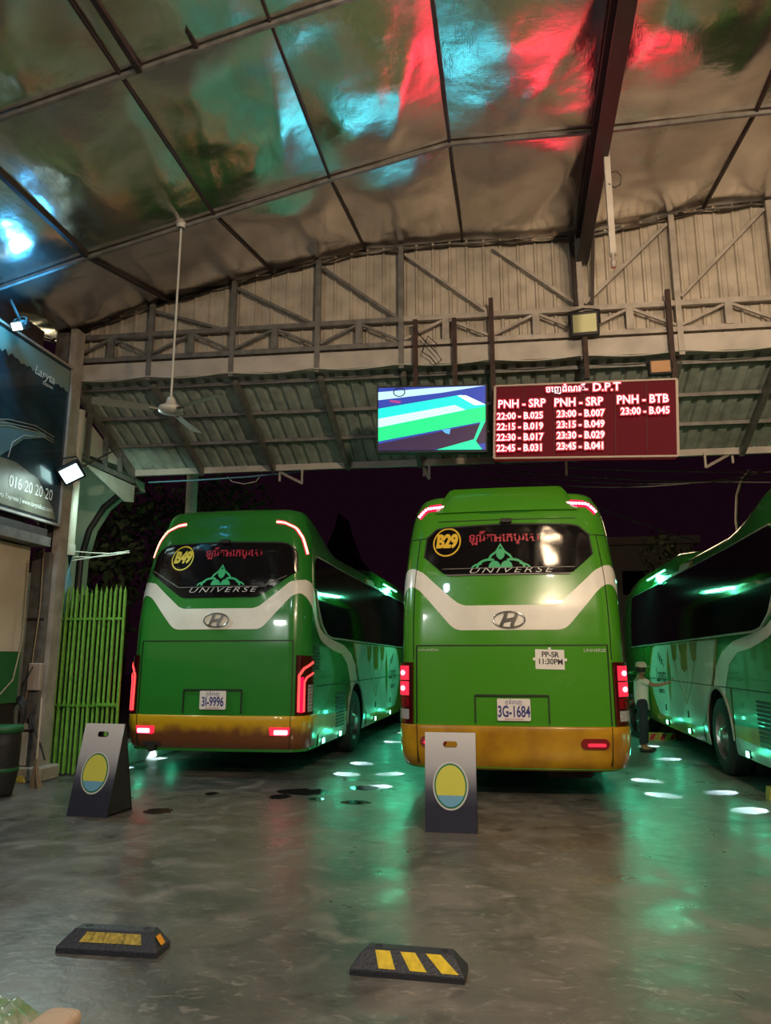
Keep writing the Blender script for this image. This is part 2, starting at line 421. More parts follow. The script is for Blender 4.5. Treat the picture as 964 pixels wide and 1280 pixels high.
def lotus(parent, s0, z0, k):
    """green lotus mark above the maker lettering"""
    def rot(lp, a, dx=0, dz=0): return [(x*math.cos(a)-y*math.sin(a)+dx, x*math.sin(a)+y*math.cos(a)+dz) for x, y in lp]
    g = M['greenfilm']
    skin_shape([petal(.062*k, .15*k)], s0, z0+.095*k, g, parent, 'petal', off=.017)
    # pointed hood round the middle petal
    out = [(-.17*k, .09*k), (-.13*k, .16*k), (-.06*k, .21*k), (0, .31*k), (.06*k, .21*k), (.13*k, .16*k), (.17*k, .09*k)]
    inn = [(.14*k, .09*k), (.105*k, .145*k), (.045*k, .19*k), (0, .27*k), (-.045*k, .19*k), (-.105*k, .145*k), (-.14*k, .09*k)]
    skin_shape([out+inn], s0, z0, g, parent, 'petal', off=.017)
    for q in (-1, 1):
        skin_shape([[(q*x, z) for x, z in ell(.075*k, .0, .075*k, .085*k, 10, 0, PI)]], s0, z0, g, parent, 'petal', off=.017)
        arc = ell(.14*k, -.005, .17*k, .12*k, 9, 0, PI*.62)+ell(.14*k, -.005, .14*k, .09*k, 9, 0, PI*.62)[::-1]
        skin_shape([[(q*x, z) for x, z in arc]], s0, z0, g, parent, 'petal', off=.017)
        arc = ell(.20*k, -.005, .17*k, .07*k, 8, 0, PI*.42)+ell(.20*k, -.005, .145*k, .045*k, 8, 0, PI*.42)[::-1]
        skin_shape([[(q*x, z) for x, z in arc]], s0, z0, g, parent, 'petal', off=.017)
def emblem(parent, s0, z0, k):
    """chrome oval ring with the slanted letter of the maker"""
    b = MB(); n = 40; r = .011*k
    def ring(rx, rz):
        V = []
        for i in range(n):
            a = 2*PI*i/n
            for j in range(6):
                c = 2*PI*j/6; q = 1+r*math.cos(c)/rx
                V.append(P(s0+rx*q*math.cos(a), z0+rz*math.sin(a)+r*math.cos(c)*math.sin(a), .02+r*math.sin(c)))
        b.add(V, [(i*6+j, ((i+1) % n)*6+j, ((i+1) % n)*6+(j+1) % 6, i*6+(j+1) % 6) for i in range(n) for j in range(6)], True)
    ring(.185*k, .095*k)
    e = b.build('emblem', M['chrome'], parent)
    def tri(lp, nm='letter_stroke'):
        V, F = shape_mesh([lp], .008)
        place((V, F), nm, M['chrome'], e, lambda x, y, z: P(s0+x*k, z0+y*k, .02+z))
    left = [(-.115, -.062), (-.075, -.078), (-.055, -.03), (.02, -.012), (.075, -.02), (.082, -.005), (.01, .012), (-.035, .005), (-.02, .035), (-.01, .085), (-.055, .082), (-.065, .04), (-.09, -.01)]
    tri(left); tri([(-x, -y) for x, y in left])
    return e
def lamp_led(parent, pts, w, m, name, off=.02):
    b = MB(); polyline(b, pts, w, off, 4); return b.build(name, m, parent)

def dirty_bumper():
    # road dirt that climbs from the lower lip of the bumper
    m = mat('bumper_gold_dirty', (.60, .36, .010), .35, coat=.2, var=.3, vs=3); nt = m.node_tree; b = nt.nodes['Principled BSDF']
    tc = nt.nodes.new('ShaderNodeTexCoord'); sx = nt.nodes.new('ShaderNodeSeparateXYZ'); nt.links.new(tc.outputs['Object'], sx.inputs[0])
    n = nt.nodes.new('ShaderNodeTexNoise'); n.inputs['Scale'].default_value = 5; nt.links.new(tc.outputs['Object'], n.inputs[0])
    a = nt.nodes.new('ShaderNodeMath'); a.operation = 'MULTIPLY_ADD'; a.inputs[1].default_value = .22; nt.links.new(n.outputs[0], a.inputs[0]); nt.links.new(sx.outputs[2], a.inputs[2])
    r = nt.nodes.new('ShaderNodeMapRange'); r.interpolation_type = 'SMOOTHSTEP'; r.inputs[1].default_value = .66; r.inputs[2].default_value = .82; nt.links.new(a.outputs[0], r.inputs[0])
    mx = nt.nodes.new('ShaderNodeMix'); mx.data_type = 'RGBA'; mx.inputs[6].default_value = (.17, .06, .02, 1); mx.inputs[7].default_value = (.60, .36, .010, 1)
    nt.links.new(r.outputs[0], mx.inputs[0]); nt.links.new(mx.outputs[2], b.inputs['Base Color']); return m
M['bumperd'] = dirty_bumper()
def make_coach(name, label, loc, p):
    root = thing(name, label, 'bus', loc, 0, 'green coaches parked in the bays')
    new = p['new']; G = M['green'] if new else M['green29']
    # ---------- shell
    samples = sorted(set([round(x, 4) for x in lin(0, A0, 12)+lin(A0, A0+B0, 9)+lin(A0+B0, SMAX-A0-B0, 26)+lin(SMAX-A0-B0, SMAX-A0, 6)+lin(SMAX-A0, SMAX, 6)
                          + [S(c)+q for c in WY for q in [-WR-.001, -WR+.001, WR-.001, WR+.001]+[WR*math.sin(PI/2*k/12) for k in range(-11, 12)]]]))
    smp = [-x for x in reversed(samples[1:])]+samples
    b = MB(); zl = lin(1.12, 3.4, 26); nzl = 5
    colz = lambda s: [lerp(arch(s, .335), 1.15, j/nzl) for j in range(nzl+1)]+[max(z, 1.16) for z in zl[1:]]
    g = [[P(s, z) for z in colz(s)] for s in smp]
    # roof rings
    IN = [(.012, .30), (.035, .55), (.07, .76), (.15, .90), (.4, .97), (1, 1)]
    htop = p['H']-3.4
    for c in g:
        x0, y0, _ = c[-1]; yc = min(max(y0, 1.3), BL-1.3); k0 = 3.4
        for t, fz in IN:
            x = x0*(1-t); y = lerp(y0, yc, t); z = k0+htop*fz
            c.append((x, y, ZS+(z-ZS)*kq(y)))
    m = len(g[0]); V = [q for c in g for q in c]
    b.add(V, [(i*m+j, (i+1)*m+j, (i+1)*m+j+1, i*m+j+1) for i in range(len(g)-1) for j in range(m-1)], True)
    body = b.build('body_shell', G, root)
    bb = MB().box((0, 6, .68), (1.56, 11.2, .5)); bb.box((0, 6, 2.0), (2.1, 11, 1.9)); bb.build('underbody', M['dark'], root)
    for wy in WY:
        for q in (-1, 1):
            bb = MB(); bb.grid(16, 1, lambda u, v, q=q, wy=wy: (q*lerp(1.235, .76, v), wy+WR*math.cos(PI*u), WZ+WR*math.sin(PI*u)))
            bb.build('wheel_arch_liner', M['dark'], root)
    for q in (-1, 1):
        for wy in WY:
            wheel(root, q*1.10, wy, q)
            bb = MB(); pts = [(math.cos(PI*i/18), math.sin(PI*i/18)) for i in range(19)]
            V = []
            for cx, cz in pts:
                for rr, oo in ((WR-.015, .0), (WR-.015, .014), (WR+.03, .014), (WR+.03, .0)):
                    V.append(P(q*S(wy+rr*cx), max(.3, WZ+rr*cz), oo))
            bb.add(V, [(i*4+j, i*4+4+j, i*4+5+j, i*4+1+j) for i in range(18) for j in range(3)])
            bb.build('arch_trim', M['steelw'] if new else G, root)
        w2 = MB().lathe([(.25, -.12), (.5, -.1), (.5, .1), (.25, .12)], (0, 0, 0), 'x', 24).build('inner_wheel', M['tyre'], root); w2.location = (q*.80, 3.2, .5)
    # ---------- livery (flat print on the skin)
    dz = .07 if new else 0
    T = [(0, 2.11+dz), (.5, 2.11+dz), (.58, 2.14+dz), (.68, 2.22+dz), (1.0, 2.50+dz*.6), (1.12, 2.56), (1.22, 2.57), (1.32, 2.53), (1.42, 2.43), (1.5, 2.25), (1.61, 2.07), (1.8, 1.93), (2.02, 1.86), (2.57, 1.79), (3.3, 1.73), (3.87, 1.6), (4.27, 1.38), (4.57, 1.08)]
    Bt = [(0, 1.83+dz), (.54, 1.83+dz), (.60, 1.84+dz), (.66, 1.88+dz), (.74, 1.97+dz), (1.0, 2.26+dz), (1.07, 2.32+dz*.7), (1.14, 2.345+dz*.5), (1.22, 2.33), (1.33, 2.22), (1.45, 2.06), (1.55, 1.95), (1.8, 1.79), (2.02, 1.73), (2.57, 1.64), (3.17, 1.59), (3.57, 1.44), (3.82, 1.15), (3.9, .9)]
    sp = lin(-.97, .97, 60)
    def fT(s): return tab(T, abs(s))
    def fB(s): return max(tab(Bt, abs(s)), arch(abs(s), 0) if abs(s) > 3.6 else 0)
    allc = [-x for x in reversed(lin(.97, 4.56, 90)[1:])]+sp+lin(.97, 4.56, 90)[1:]
    patch('white_swoosh', M['white'], root, allc, fT, fB, off=.004, nz=5)
    for q in (-1, 1):
        # gold field, white panel and wedge
        ar = lambda y: arch(S(y), .31)
        skinpatch('gold_field', M['gold'], root, q, lin(2.96, 4.05, 14)+lin(4.2, 8.3, 14), [(2.96, 1.79), (7.75, 1.79), (8.0, 1.6), (8.3, 1.2)],
                  lambda y: max(tab([(2.96, 1.75), (3.2, 1.32), (3.72, .72), (4.05, .315)], y), ar(y)), off=.004, nz=10)
        skinpatch('white_panel', M['white'], root, q, lin(3.06, 4.3, 14)+lin(4.5, 8.2, 14), [(3.06, 1.77), (7.62, 1.77), (7.9, 1.55), (8.2, 1.2)],
                  [(3.06, 1.74), (3.15, 1.62), (3.32, 1.3), (3.95, .67), (4.10, .57), (4.3, .52), (7.4, .50), (7.8, .72), (8.2, 1.15)], off=.007, nz=10)
        skinpatch('white_wedge', M['white'], root, q, lin(3.42, 4.06, 16), [(3.42, 1.18), (4.06, .34)], lambda y: min(ar(y), tab([(3.42, 1.17), (4.06, .33)], y)), off=.0045, nz=4)
        skinpatch('silver_skirt', M['silver'], root, q, lin(.75, 2.5, 10), [(.75, .50), (2.5, .56)], [(.75, .34), (2.5, .34)], off=.004, nz=3)
        if new: skinpatch('gold_sill', M['gold'], root, q, lin(.62, 2.5, 10), [(.62, .76), (2.5, .70)], [(.62, .50), (2.5, .56)], off=.0045, nz=3)
        # gold flame figure and fine lines on the white panel
        for (y0, w_, zb) in ((4.35, .26, 1.46), (5.05, .34, 1.30), (5.75, .26, 1.46)):
            sgn = q
            skin_shape([[(-w_, .47*0+1.76-zb), (-w_*.62, 1.60-zb), (-w_*.62, .06), (0, 0), (w_*.62, .06), (w_*.62, 1.60-zb), (w_, 1.76-zb)]], q*S(y0), zb, M['gold'], root, 'gold_flame', off=.010)
        bb = MB()
        for ya, yb in ((4.35, 5.05), (5.75, 5.05)): polyline(bb, [(q*S(ya), 1.46), (q*S(ya+(yb-ya)*.35), 1.15), (q*S(yb), .82)], .025, .009)
        for ya in (4.72, 5.38): polyline(bb, [(q*S(ya), 1.72), (q*S(ya+(5.05-ya)*.4), 1.2), (q*S(5.05), .95)], .018, .009)
        bb.build('gold_line', M['gold'], root)
        skin_shape([petal(.16, .9, 12)], q*S(6.3), .78, M['gold'], root, 'gold_leaf', off=.010)
        skin_shape([ell(0, 0, .12, .15, 20), ell(0, 0, .085, .11, 20)], q*S(6.3), 1.18, M['greenfilm'], root, 'leaf_ring', off=.013)
        skin_shape([petal(.05, .16, 8)], q*S(6.3), 1.10, M['greenfilm'], root, 'leaf_heart', off=.013)
        skin_text('Laryta', q*S(7.05), 1.22, .40, M['seam'], root, off=.011, shear=.25, sx=.9)
        skin_text('Express', q*S(7.05), .95, .17, M['seam'], root, off=.011, shear=.25)
        bb = MB()
        for k in range(3): polyline(bb, [(q*S(6.75+.15*k), 1.38+.05*k), (q*S(6.85+.15*k), 1.52+.06*k), (q*S(7.0+.12*k), 1.42+.05*k)], .02, .011)
        bb.build('script_flourish', M['seam'], root)
        # belt groove, louvres
        bb = MB(); polyline(bb, [(q*S(.6), 1.15), (q*S(2.6), 1.15), (q*S(8.3), 1.15), (q*S(11), 1.15)], .012, .0095, 12)
        for yy, z0, z1 in ((2.52, .5, 1.15), (8.75, .35, 1.8), (4.1, .35, .6)): polyline(bb, [(q*S(yy), z0), (q*S(yy), z1)], .010, .0095)
        bb.build('panel_seam', M['seam'], root)
        ly = (1.75, 2.28, .50, 1.03) if new and q > 0 else (.85, 1.50, .53, 1.06)
        for (ya, yb, za, zb, nn) in ((*ly, 11), (.40, .68, 1.36, 1.70, 8)):
            for k in range(nn):
                z = lerp(za, zb, (k+.5)/nn); bb = MB(); skinbar(bb, q*S(ya), z, q*S(yb), z, (zb-za)/nn*.55, .016, 2); bb.build('louver_slat', M['louver'], root)
        # side windows: five dark panes, the rear one with a cut lower corner
        ye = [.42, 2.35, 4.3, 6.25, 8.2, 10.3]
        for ya, yb in zip(ye, ye[1:]):
            top = [(.42, 2.84), (.6, 2.92), (8.3, 2.94), (10.3, 2.94)]
            bot = [(.42, 2.45), (.55, 2.25), (.8, 2.0), (1.1, 1.86), (1.4, 1.83), (10.3, 1.80)]
            skinpatch('side_window', M['glass'], root, q, lin(ya+.008, yb-.008, 12), top, bot, off=.012, nz=6, rim=.014)
        bb = MB(); polyline(bb, [(q*S(.43), 2.46), (q*S(.55), 2.24), (q*S(.8), 1.985), (q*S(1.1), 1.845), (q*S(1.4), 1.815), (q*S(10.3), 1.785)], .022, .02, 6)
        polyline(bb, [(q*S(.6), 2.94), (q*S(10.3), 2.955)], .018, .02, 16)
        bb.build('window_trim', M['steel'] if not new else M['steelw'], root)
        # side marker lamps
        for yy in (.98, 2.02, 5.0, 6.75):
            z = .40; c = P(q*S(yy), z, .0)
            l = MB().box((c[0]+q*.012, c[1], z), (.03, .11, .07), 0, .01).build('marker_lamp', M['mint'], root); l['label'] = 'lit mint green marker lamp'
            MB().box((c[0]+q*.006, c[1], z), (.022, .15, .10), 0, .01).build('lamp_base', M['black'], l)
        for yy in (5.0, 6.75):
            c = P(q*S(yy), .66); MB().box((c[0]+q*.012, c[1], .66), (.02, .05, .11), 0, .008).build('door_catch', M['black'], root)
        # swoosh on the cant rail ahead of the rear hump
        skinpatch('white_roof_swoosh', M['white'], root, q, lin(4.6, 5.9, 8), [(4.6, 3.2), (5.9, 3.45)], [(4.6, 3.0), (5.9, 2.98)], off=.006, nz=4)
        skinpatch('gold_roof_edge', M['gold'], root, q, lin(4.35, 4.6, 3), [(4.35, 3.15), (4.6, 3.25)], [(4.35, 2.99), (4.6, 2.99)], off=.0065, nz=4)
    # front roof pod with its light line
    b = MB(); prof = [(-1.155, 2.97), (-1.15, 3.10), (-1.10, 3.26), (-.95, 3.36), (-.6, 3.41), (0, 3.43), (.6, 3.41), (.95, 3.36), (1.10, 3.26), (1.15, 3.10), (1.155, 2.97)]
    yk = [(5.3, .05), (5.5, .45), (5.75, .85), (6.1, 1), (9.6, 1), (10.6, .7), (11.3, .2)]
    b.grid(len(yk)-1, len(prof)-1, lambda u, v: (prof[int(round(v*10))][0]*1.012, yk[int(round(u*6))][0], 2.97+(prof[int(round(v*10))][1]-2.97)*yk[int(round(u*6))][1]))
    b.build('roof_pod', G, root)
    for q in (-1, 1):
        b = MB().tube([(q*1.165, y, 3.12+.0*y) for y in (6.5, 7.4, 8.3)], .016, 6); b.build('pod_light_line', M['mintline'], root)
    # ---------- rear
    HT = 1.66 if not new else 1.75
    bb = MB()
    for a, c in (((-1.06, HT), (1.06, HT)), ((-1.06, .80), (-1.06, HT)), ((1.06, .80), (1.06, HT))): skinbar(bb, *a, *c, .014, .006, 14)
    hz = 2.93 if not new else 3.0
    if not new:
        for q in (-1, 1):
            skinbar(bb, q*1.0, hz, q*1.40, hz, .010, .006, 6); skinbar(bb, q*1.10, 1.5, q*1.10, 2.93, .008, .006, 10)
        skinbar(bb, -.9, 3.14, .9, 3.14, .010, .006, 12)
    bb.build('hatch_seam', M['seam'], root)
    # rear screen
    if new:
        Tw = [(0, 3.10), (.9, 3.08), (1.04, 3.05), (1.09, 2.97), (1.10, 2.9)]; Bw = [(0, 2.33), (.52, 2.33), (.60, 2.36), (1.06, 2.66), (1.10, 2.70)]
        sw = 1.095
    else:
        Tw = [(0, 3.07), (.8, 3.045), (.94, 3.02), (1.0, 2.95), (1.015, 2.9)]; Bw = [(0, 2.475), (.68, 2.475), (.76, 2.49), (1.0, 2.68), (1.015, 2.70)]
        sw = 1.01
    patch('rear_window', M['glass'], root, lin(-sw, sw, 56), lambda s: tab(Tw, abs(s)), lambda s: tab(Bw, abs(s)), off=.012, nz=8, rim=.014)
    bb = MB()
    e = [(-s_, tab(Tw, abs(s_))+.012) for s_ in lin(-sw, sw, 20)]
    polyline(bb, e, .02, .018, 1); polyline(bb, [(sw, tab(Bw, sw)), (sw, 2.95)], .014, .018, 2); polyline(bb, [(-sw, tab(Bw, sw)), (-sw, 2.95)], .014, .018, 2)
    bb.build('window_gasket', M['black'], root)
    bb = MB()
    if new: polyline(bb, [(-1.08, 2.72), (-.62, 2.475), (.62, 2.475), (.95, 2.62)], .010, .02, 6)
    else: polyline(bb, [(-.78, 2.545), (.78, 2.545)], .008, .018, 8); polyline(bb, [(-.72, 2.468), (.72, 2.468)], .014, .02, 8)
    bb.build('window_moulding', M['steel'], root)
    c = P(0, 3.10, .02); MB().box((0, c[1]-.02, 3.115), (.13, .07, .055), 0, .01).build('rear_camera', M['black'], root)
    wz = 2.88 if not new else 2.90; wx = -.75 if not new else -.66
    yf = M['yellowfilm2' if new else 'yellowfilm']
    skin_shape([ell(0, 0, .178, .178, 40), ell(0, 0, .160, .160, 40)], wx, wz-.005, yf, root, 'fleet_number_ring', off=.016)
    skin_text(p['no'], wx, wz, .22, yf, root, 'fleet_number', off=.016, offset=.012, sx=.82, space=.95, shear=.12 if new else 0)
    for wd_, wx_ in (('ឡារីតា', -.30), ('អេកប្រេស', .13)): skin_text(wd_, wx_ if not new else wx_+.18, wz+.03 if not new else wz+.05, .150, M['redfilm'], root, 'red_lettering', off=.016, offset=.003, sx=1.02)
    lotus(root, -.08 if not new else .0, 2.55 if not new else 2.50, .95)
    skin_text('UNIVERSE', .02, 2.515 if not new else 2.43, .095, M['whitefilm'], root, 'maker_lettering', off=.017, shear=.35, sx=1.9, space=1.3, offset=-.001)
    emblem(root, 0, 1.945+dz*1.1, .95)
    # dark bars stand for the shade round the plate recess; then the plate
    bb = MB(); skinbar(bb, -.40, 1.115, .40, 1.115, .02, .022, 8); skinbar(bb, -.40, .82, -.40, 1.115, .014, .018, 3); skinbar(bb, .40, .82, .40, 1.115, .014, .018, 3)
    bb.build('plate_recess_rim', M['seam'], root)
    px_ = .02; pz = .965 if not new else .985
    pl = MB().prism(rrect(px_, pz, .36, .235, .015), -.028, -.014).build('number_plate', M['plate'], root); pl['label'] = 'pale number plate %s' % p['plate']
    V, F = text_mesh(p['plate'], .165, sx=.60, offset=.004); place((V, F), 'plate_number', M['blueink'], pl, lambda x, y, z: (px_+x, -.0295, pz-.025+y))
    V, F = text_mesh('ភ្នំពេញ', .06); place((V, F), 'plate_city', M['blueink'], pl, lambda x, y, z: (px_+x, -.0295, pz+.078+y))
    V, F = text_mesh('PHNOM PENH', .026, sx=1.2); place((V, F), 'plate_city', M['redfilm'], pl, lambda x, y, z: (px_+x, -.0295, pz-.103+y))
    # bumper: thick gold wrap with rounded lower edge
    b = MB(); cs = [-x for x in reversed(lin(0, 1.62, 26)[1:])]+lin(0, 1.62, 26)
    prof = [(.79, .0), (.79, .026), (.775, .032), (.70, .036), (.58, .034), (.46, .026), (.36, .010), (.315, -.03), (.30, -.12)]
    low = .0 if not new else .03
    zb = lambda z: z+low*(.79-z)/.47
    g = [[P(s, zb(z), o) for z, o in prof] for s in cs]; m_ = len(prof); V = [q for c in g for q in c]
    b.add(V, [(i*m_+j, (i+1)*m_+j, (i+1)*m_+j+1, i*m_+j+1) for i in range(len(cs)-1) for j in range(m_-1)], True)
    for c in (g[0], g[-1]): b.add(c, [tuple(range(m_))])
    bp = b.build('rear_bumper', M['bumper'] if not new else M['bumperd'], root)
    bb = MB()
    for q in (-1, 1): skinbar(bb, q*1.05, .38, q*1.05, .785, .008, .038, 5)
    bb.build('bumper_seam', M['seam'], root)
    fz = .615 if not new else .60
    for q in (-1, 1):
        fx = q*(.87 if not new else .92)
        a = [(fx+x, fz+y) for x, y in (rrect(0, 0, .29, .11, .05, 5) if not new else [(-.12*1, -.05), (-.13, .05), (.13, .05), (.12, -.04), (.09, -.055)])]
        V, F = shape_mesh([a], .012); o = place((V, F), 'fog_lamp', M['redlens'] if not new else M['redlit'], root, lambda x, y, z: P(x, y, .040+z))
        a = [(fx+x, fz-.012+y) for x, y in (rrect(.02*q, 0, .19 if not new else .17, .035 if not new else .06, .015, 3))]
        V, F = shape_mesh([a], .004); place((V, F), 'lit_bulb_line' if not new else 'bulb', M['redlit'] if not new else M['redhot'], o, lambda x, y, z: P(x, y, .056+z))
    # tail lights
    for q in (-1, 1):
        if not new:
            tl = patch('tail_light', M['dredlens'], root, [q*s for s in lin(1.10, 1.375, 8)], lambda s: 1.475, lambda s: .80, off=.03, nz=6, rim=.035)
            for k, (za, zb_) in enumerate(((1.275, 1.435), (1.105, 1.26), (.98, 1.085), (.845, .955))):
                mt = (M['redlit'], M['redlit'], M['redlens'], M['clear'])[k]
                sg_ = patch('lens', mt, tl, [q*s for s in lin(1.145, 1.335, 6)], lambda s, z=zb_: z, lambda s, z=za: z, off=.036, nz=3, rim=.01)
                if k < 2:
                    V, F = shape_mesh([ell(0, 0, .045, .03, 14)], .003); place((V, F), 'bulb', M['redhot'], tl, lambda x, y, z, q=q, za=za, zb_=zb_: P(q*1.24+x, (za+zb_)/2+y, .042+z))
                if k == 2: V, F = shape_mesh([ell(0, 0, .045, .045, 18), ell(0, 0, .036, .036, 18)]); place((V, F), 'lens_ring', M['dredlens'], tl, lambda x, y, z, q=q, za=za, zb_=zb_: P(q*1.24+x, (za+zb_)/2+y, .042+z))
                if k == 3: sg_['label'] = 'clear reversing lens'
        else:
            tl = patch('tail_light', M['dredlens'], root, [q*s for s in lin(1.10, 1.42, 8)], lambda s: tab([(1.10, 1.56), (1.36, 1.55), (1.42, 1.45)], abs(s)), lambda s: .80, off=.03, nz=6, rim=.035)
            lamp_led(tl, [(q*1.14, .84), (q*1.14, 1.30), (q*1.20, 1.39), (q*1.36, 1.47)], .028, M['redled'], 'led_line', .04)
            lamp_led(tl, [(q*1.21, .84), (q*1.21, 1.22), (q*1.25, 1.28), (q*1.37, 1.33)], .022, M['redled'], 'led_line', .04)
            patch('lit_strip', M['redhalo'], tl, [q*s for s in lin(1.15, 1.205, 3)], lambda s: 1.28, lambda s: .83, off=.034, nz=3)
            rv = patch('reverse_lens', M['clear'], tl, [q*s for s in lin(1.27, 1.36, 4)], lambda s: 1.18, lambda s: .84, off=.038, nz=4, rim=.01); rv['label'] = 'clear ribbed reversing lens'
            for k in range(7):
                bb = MB(); skinbar(bb, q*1.27, .87+k*.045, q*1.36, .89+k*.045, .012, .044, 2); bb.build('lens_rib', M['steel'], rv)
    # roof corner lights and spoiler
    for q in (-1, 1):
        if not new:
            pts = [(q*.80, 3.34), (q*1.10, 3.325), (q*1.19, 3.22)]
            o = lamp_led(root, pts, .095, M['redhalo'], 'roof_light', .012)
            b = MB()
            for (a, c), (d, e_), nn in ((pts[0], pts[1], 9), (pts[1], pts[2], 4)):
                for i in range(nn):
                    t = (i+.5)/nn; b.lathe([(.0, -.004), (.017, -.004), (.017, .004), (0, .006)], P(lerp(a, d, t), lerp(c, e_, t), .018), 'y', 8)
            b.build('led_row', M['pinkled'], o)
        else:
            lamp_led(root, [(q*.84, 3.43-.02), (q*.98, 3.395), (q*1.10, 3.32), (q*1.18, 3.18), (q*1.235, 3.0), (q*1.25, 2.93)], .06, M['redhalo'], 'roof_light', .006)
            lamp_led(root.children[-1], [(q*.84, 3.41), (q*.98, 3.395), (q*1.10, 3.32), (q*1.18, 3.18), (q*1.235, 3.0), (q*1.25, 2.94)], .026, M['orangeled'], 'led_line', .014)
    if not new:
        # raised centre cowl between the roof lights
        def cowl(u, v):
            x = lerp(-.84, .84, u); sh = ss(0, 1, min(1, (1-abs(x)/.84)*4.2)); dpt = v
            y = lerp(.27, 1.9, v); zt = 3.36+.0*y
            h = sh*(.235*math.sin(PI*min(1, .22+v*.9))**.8 if v > 0 else 0)
            return (x, y+.02+.05*(x/.9)**2, zt-.11*(v == 0)+h+.03*math.sin(PI*v))
        b = MB(); b.grid(40, 14, cowl); b.build('roof_cowl', G, root)
        bb = MB(); polyline(bb, [(-.5, 3.34), (-.42, 3.26), (-.3, 3.235), (.3, 3.235), (.42, 3.26), (.5, 3.34)], .012, .012, 4); bb.build('cowl_crease', M['green'], root)
        # taped departure note
        V, F = shape_mesh([rrect(0, 0, .315, .215, .004, 1)], .001); nt_ = place((V, F), 'taped_note', M['paper'], root, lambda x, y, z: (.43+x, P(.43, 1.5)[1]-.008+z, 1.505+y-.03*x))
        nt_['label'] = 'white paper note reading PP-SR 11:30PM'
        for t_, zz in (('PP-SR', 1.555), ('11:30PM', 1.478)):
            V, F = text_mesh(t_, .082, sx=.95, offset=.002); place((V, F), 'note_lettering', M['ink'], nt_, lambda x, y, z, zz=zz: (.435+x, P(.43, 1.5)[1]-.0105, zz+y-.03*x))
        for (tx, tz) in ((.43, 1.62), (.262, 1.51), (.60, 1.50)): MB().box((tx, P(.43, 1.5)[1]-.010, tz), (.03, .001, .03)).build('tape', M['paper'], nt_)
        skin_text('UNIVERSE', .92, 1.60, .05, M['whitefilm'], root, 'maker_lettering', off=.006, sx=1.1)
        skin_text('HYUNDAI', -.92, 1.61, .035, M['whitefilm'], root, 'maker_lettering', off=.006, sx=1.5)
        MB().box((.62, .75, .27), (.55, .5, .16), 0, .04).build('exhaust_box', M['rust'], root)
    else:
        MB().tube([(-.83, .02, .38), (-.83, .5, .38)], .06, 10).build('exhaust_pipe', M['black'], root)
        c = P(-.83, .45, .04); MB().prism([(-.97, .405), (-.93, .45), (-.75, .45), (-.69, .405)], c[1]-.01, c[1]+.05).build('exhaust_cutout', M['dark'], root)
    return root

b29 = make_coach('coach_bus', 'green coach seen square from behind, fleet number B29 and taped departure note', (-.03, 8.50, 0), dict(new=False, no='B29', plate='3G-1684', H=3.50))
b49 = make_coach('coach_bus', 'green coach at left with fleet number B49 and plate 3I-9996', (-3.90, 9.45, 0), dict(new=True, no='B49', plate='3I-9996', H=3.64))
b17 = make_coach('coach_bus', 'green coach at right edge seen along its side, its tail out of frame', (3.97, 7.75, 0), dict(new=True, no='B17', plate='3I-9996', H=3.44))
for o in [c for c in b17.children if c.name.startswith(('fleet_number', 'number_plate'))]:
    for c in list(o.children): bpy.data.objects.remove(c)
    bpy.data.objects.remove(o)
# light of the marker lamps: down to the ground and along the skirt
for (bx, by, sides) in ((-3.90, 9.45, (-1, 1)), (-.03, 8.50, (-1, 1)), (3.97, 7.75, (-1,))):
    for q in sides:
        for yy in (.98, 2.02, 5.0, 6.75):
            if yy > 2.5 and q < 0 and bx < -3: continue
            x = bx+q*1.36
            spot('marker_pool_light', (x, by+yy, .37), (q*.25, -.22, -.37), 120, (.60, .84, 1.0), 36, .35, .01)
            point('marker_glow_light', (x+q*.10, by+yy, .42), 1.5, (.06, 1, .52), .04)
        # lines on the roof pod of the facing coach wash these sides
        if bx+q > -4.5: area('pod_line_light', (bx+q*1.20, by+7.4, 3.12), (q, -.25, -.85), 1.9, .05, 72, (.12, 1, .50))
# ================================================================== the hall
_cy, _sy, _cp, _sp = math.cos(YAW), math.sin(YAW), math.cos(PITCH), math.sin(PITCH)
FW = Vector((-_sy*_cp, _cy*_cp, _sp)); RT = Vector((_cy, _sy, 0)); UP = RT.cross(FW)
def at(x, y, Y=None, X=None, Z=None):
    """point of the scene seen at (x, y) of the photograph on the plane Y=, X= or Z="""
    d = FW+RT*((x-482)/FPX)+UP*((640-y)/FPX); c = Vector((0, 0, CAMH))
    if Y is not None: t = Y/d.y
    elif X is not None: t = X/d.x
    else: t = (Z-CAMH)/d.z
    return c+d*t
fl = MB().quad((-40, -8, 0), (40, -8, 0), (40, 70, 0), (-40, 70, 0)).build('floor', M['floor'])
struct(fl, 'worn damp grey concrete floor of the bus bays with dark stains')
WYY = 9.3
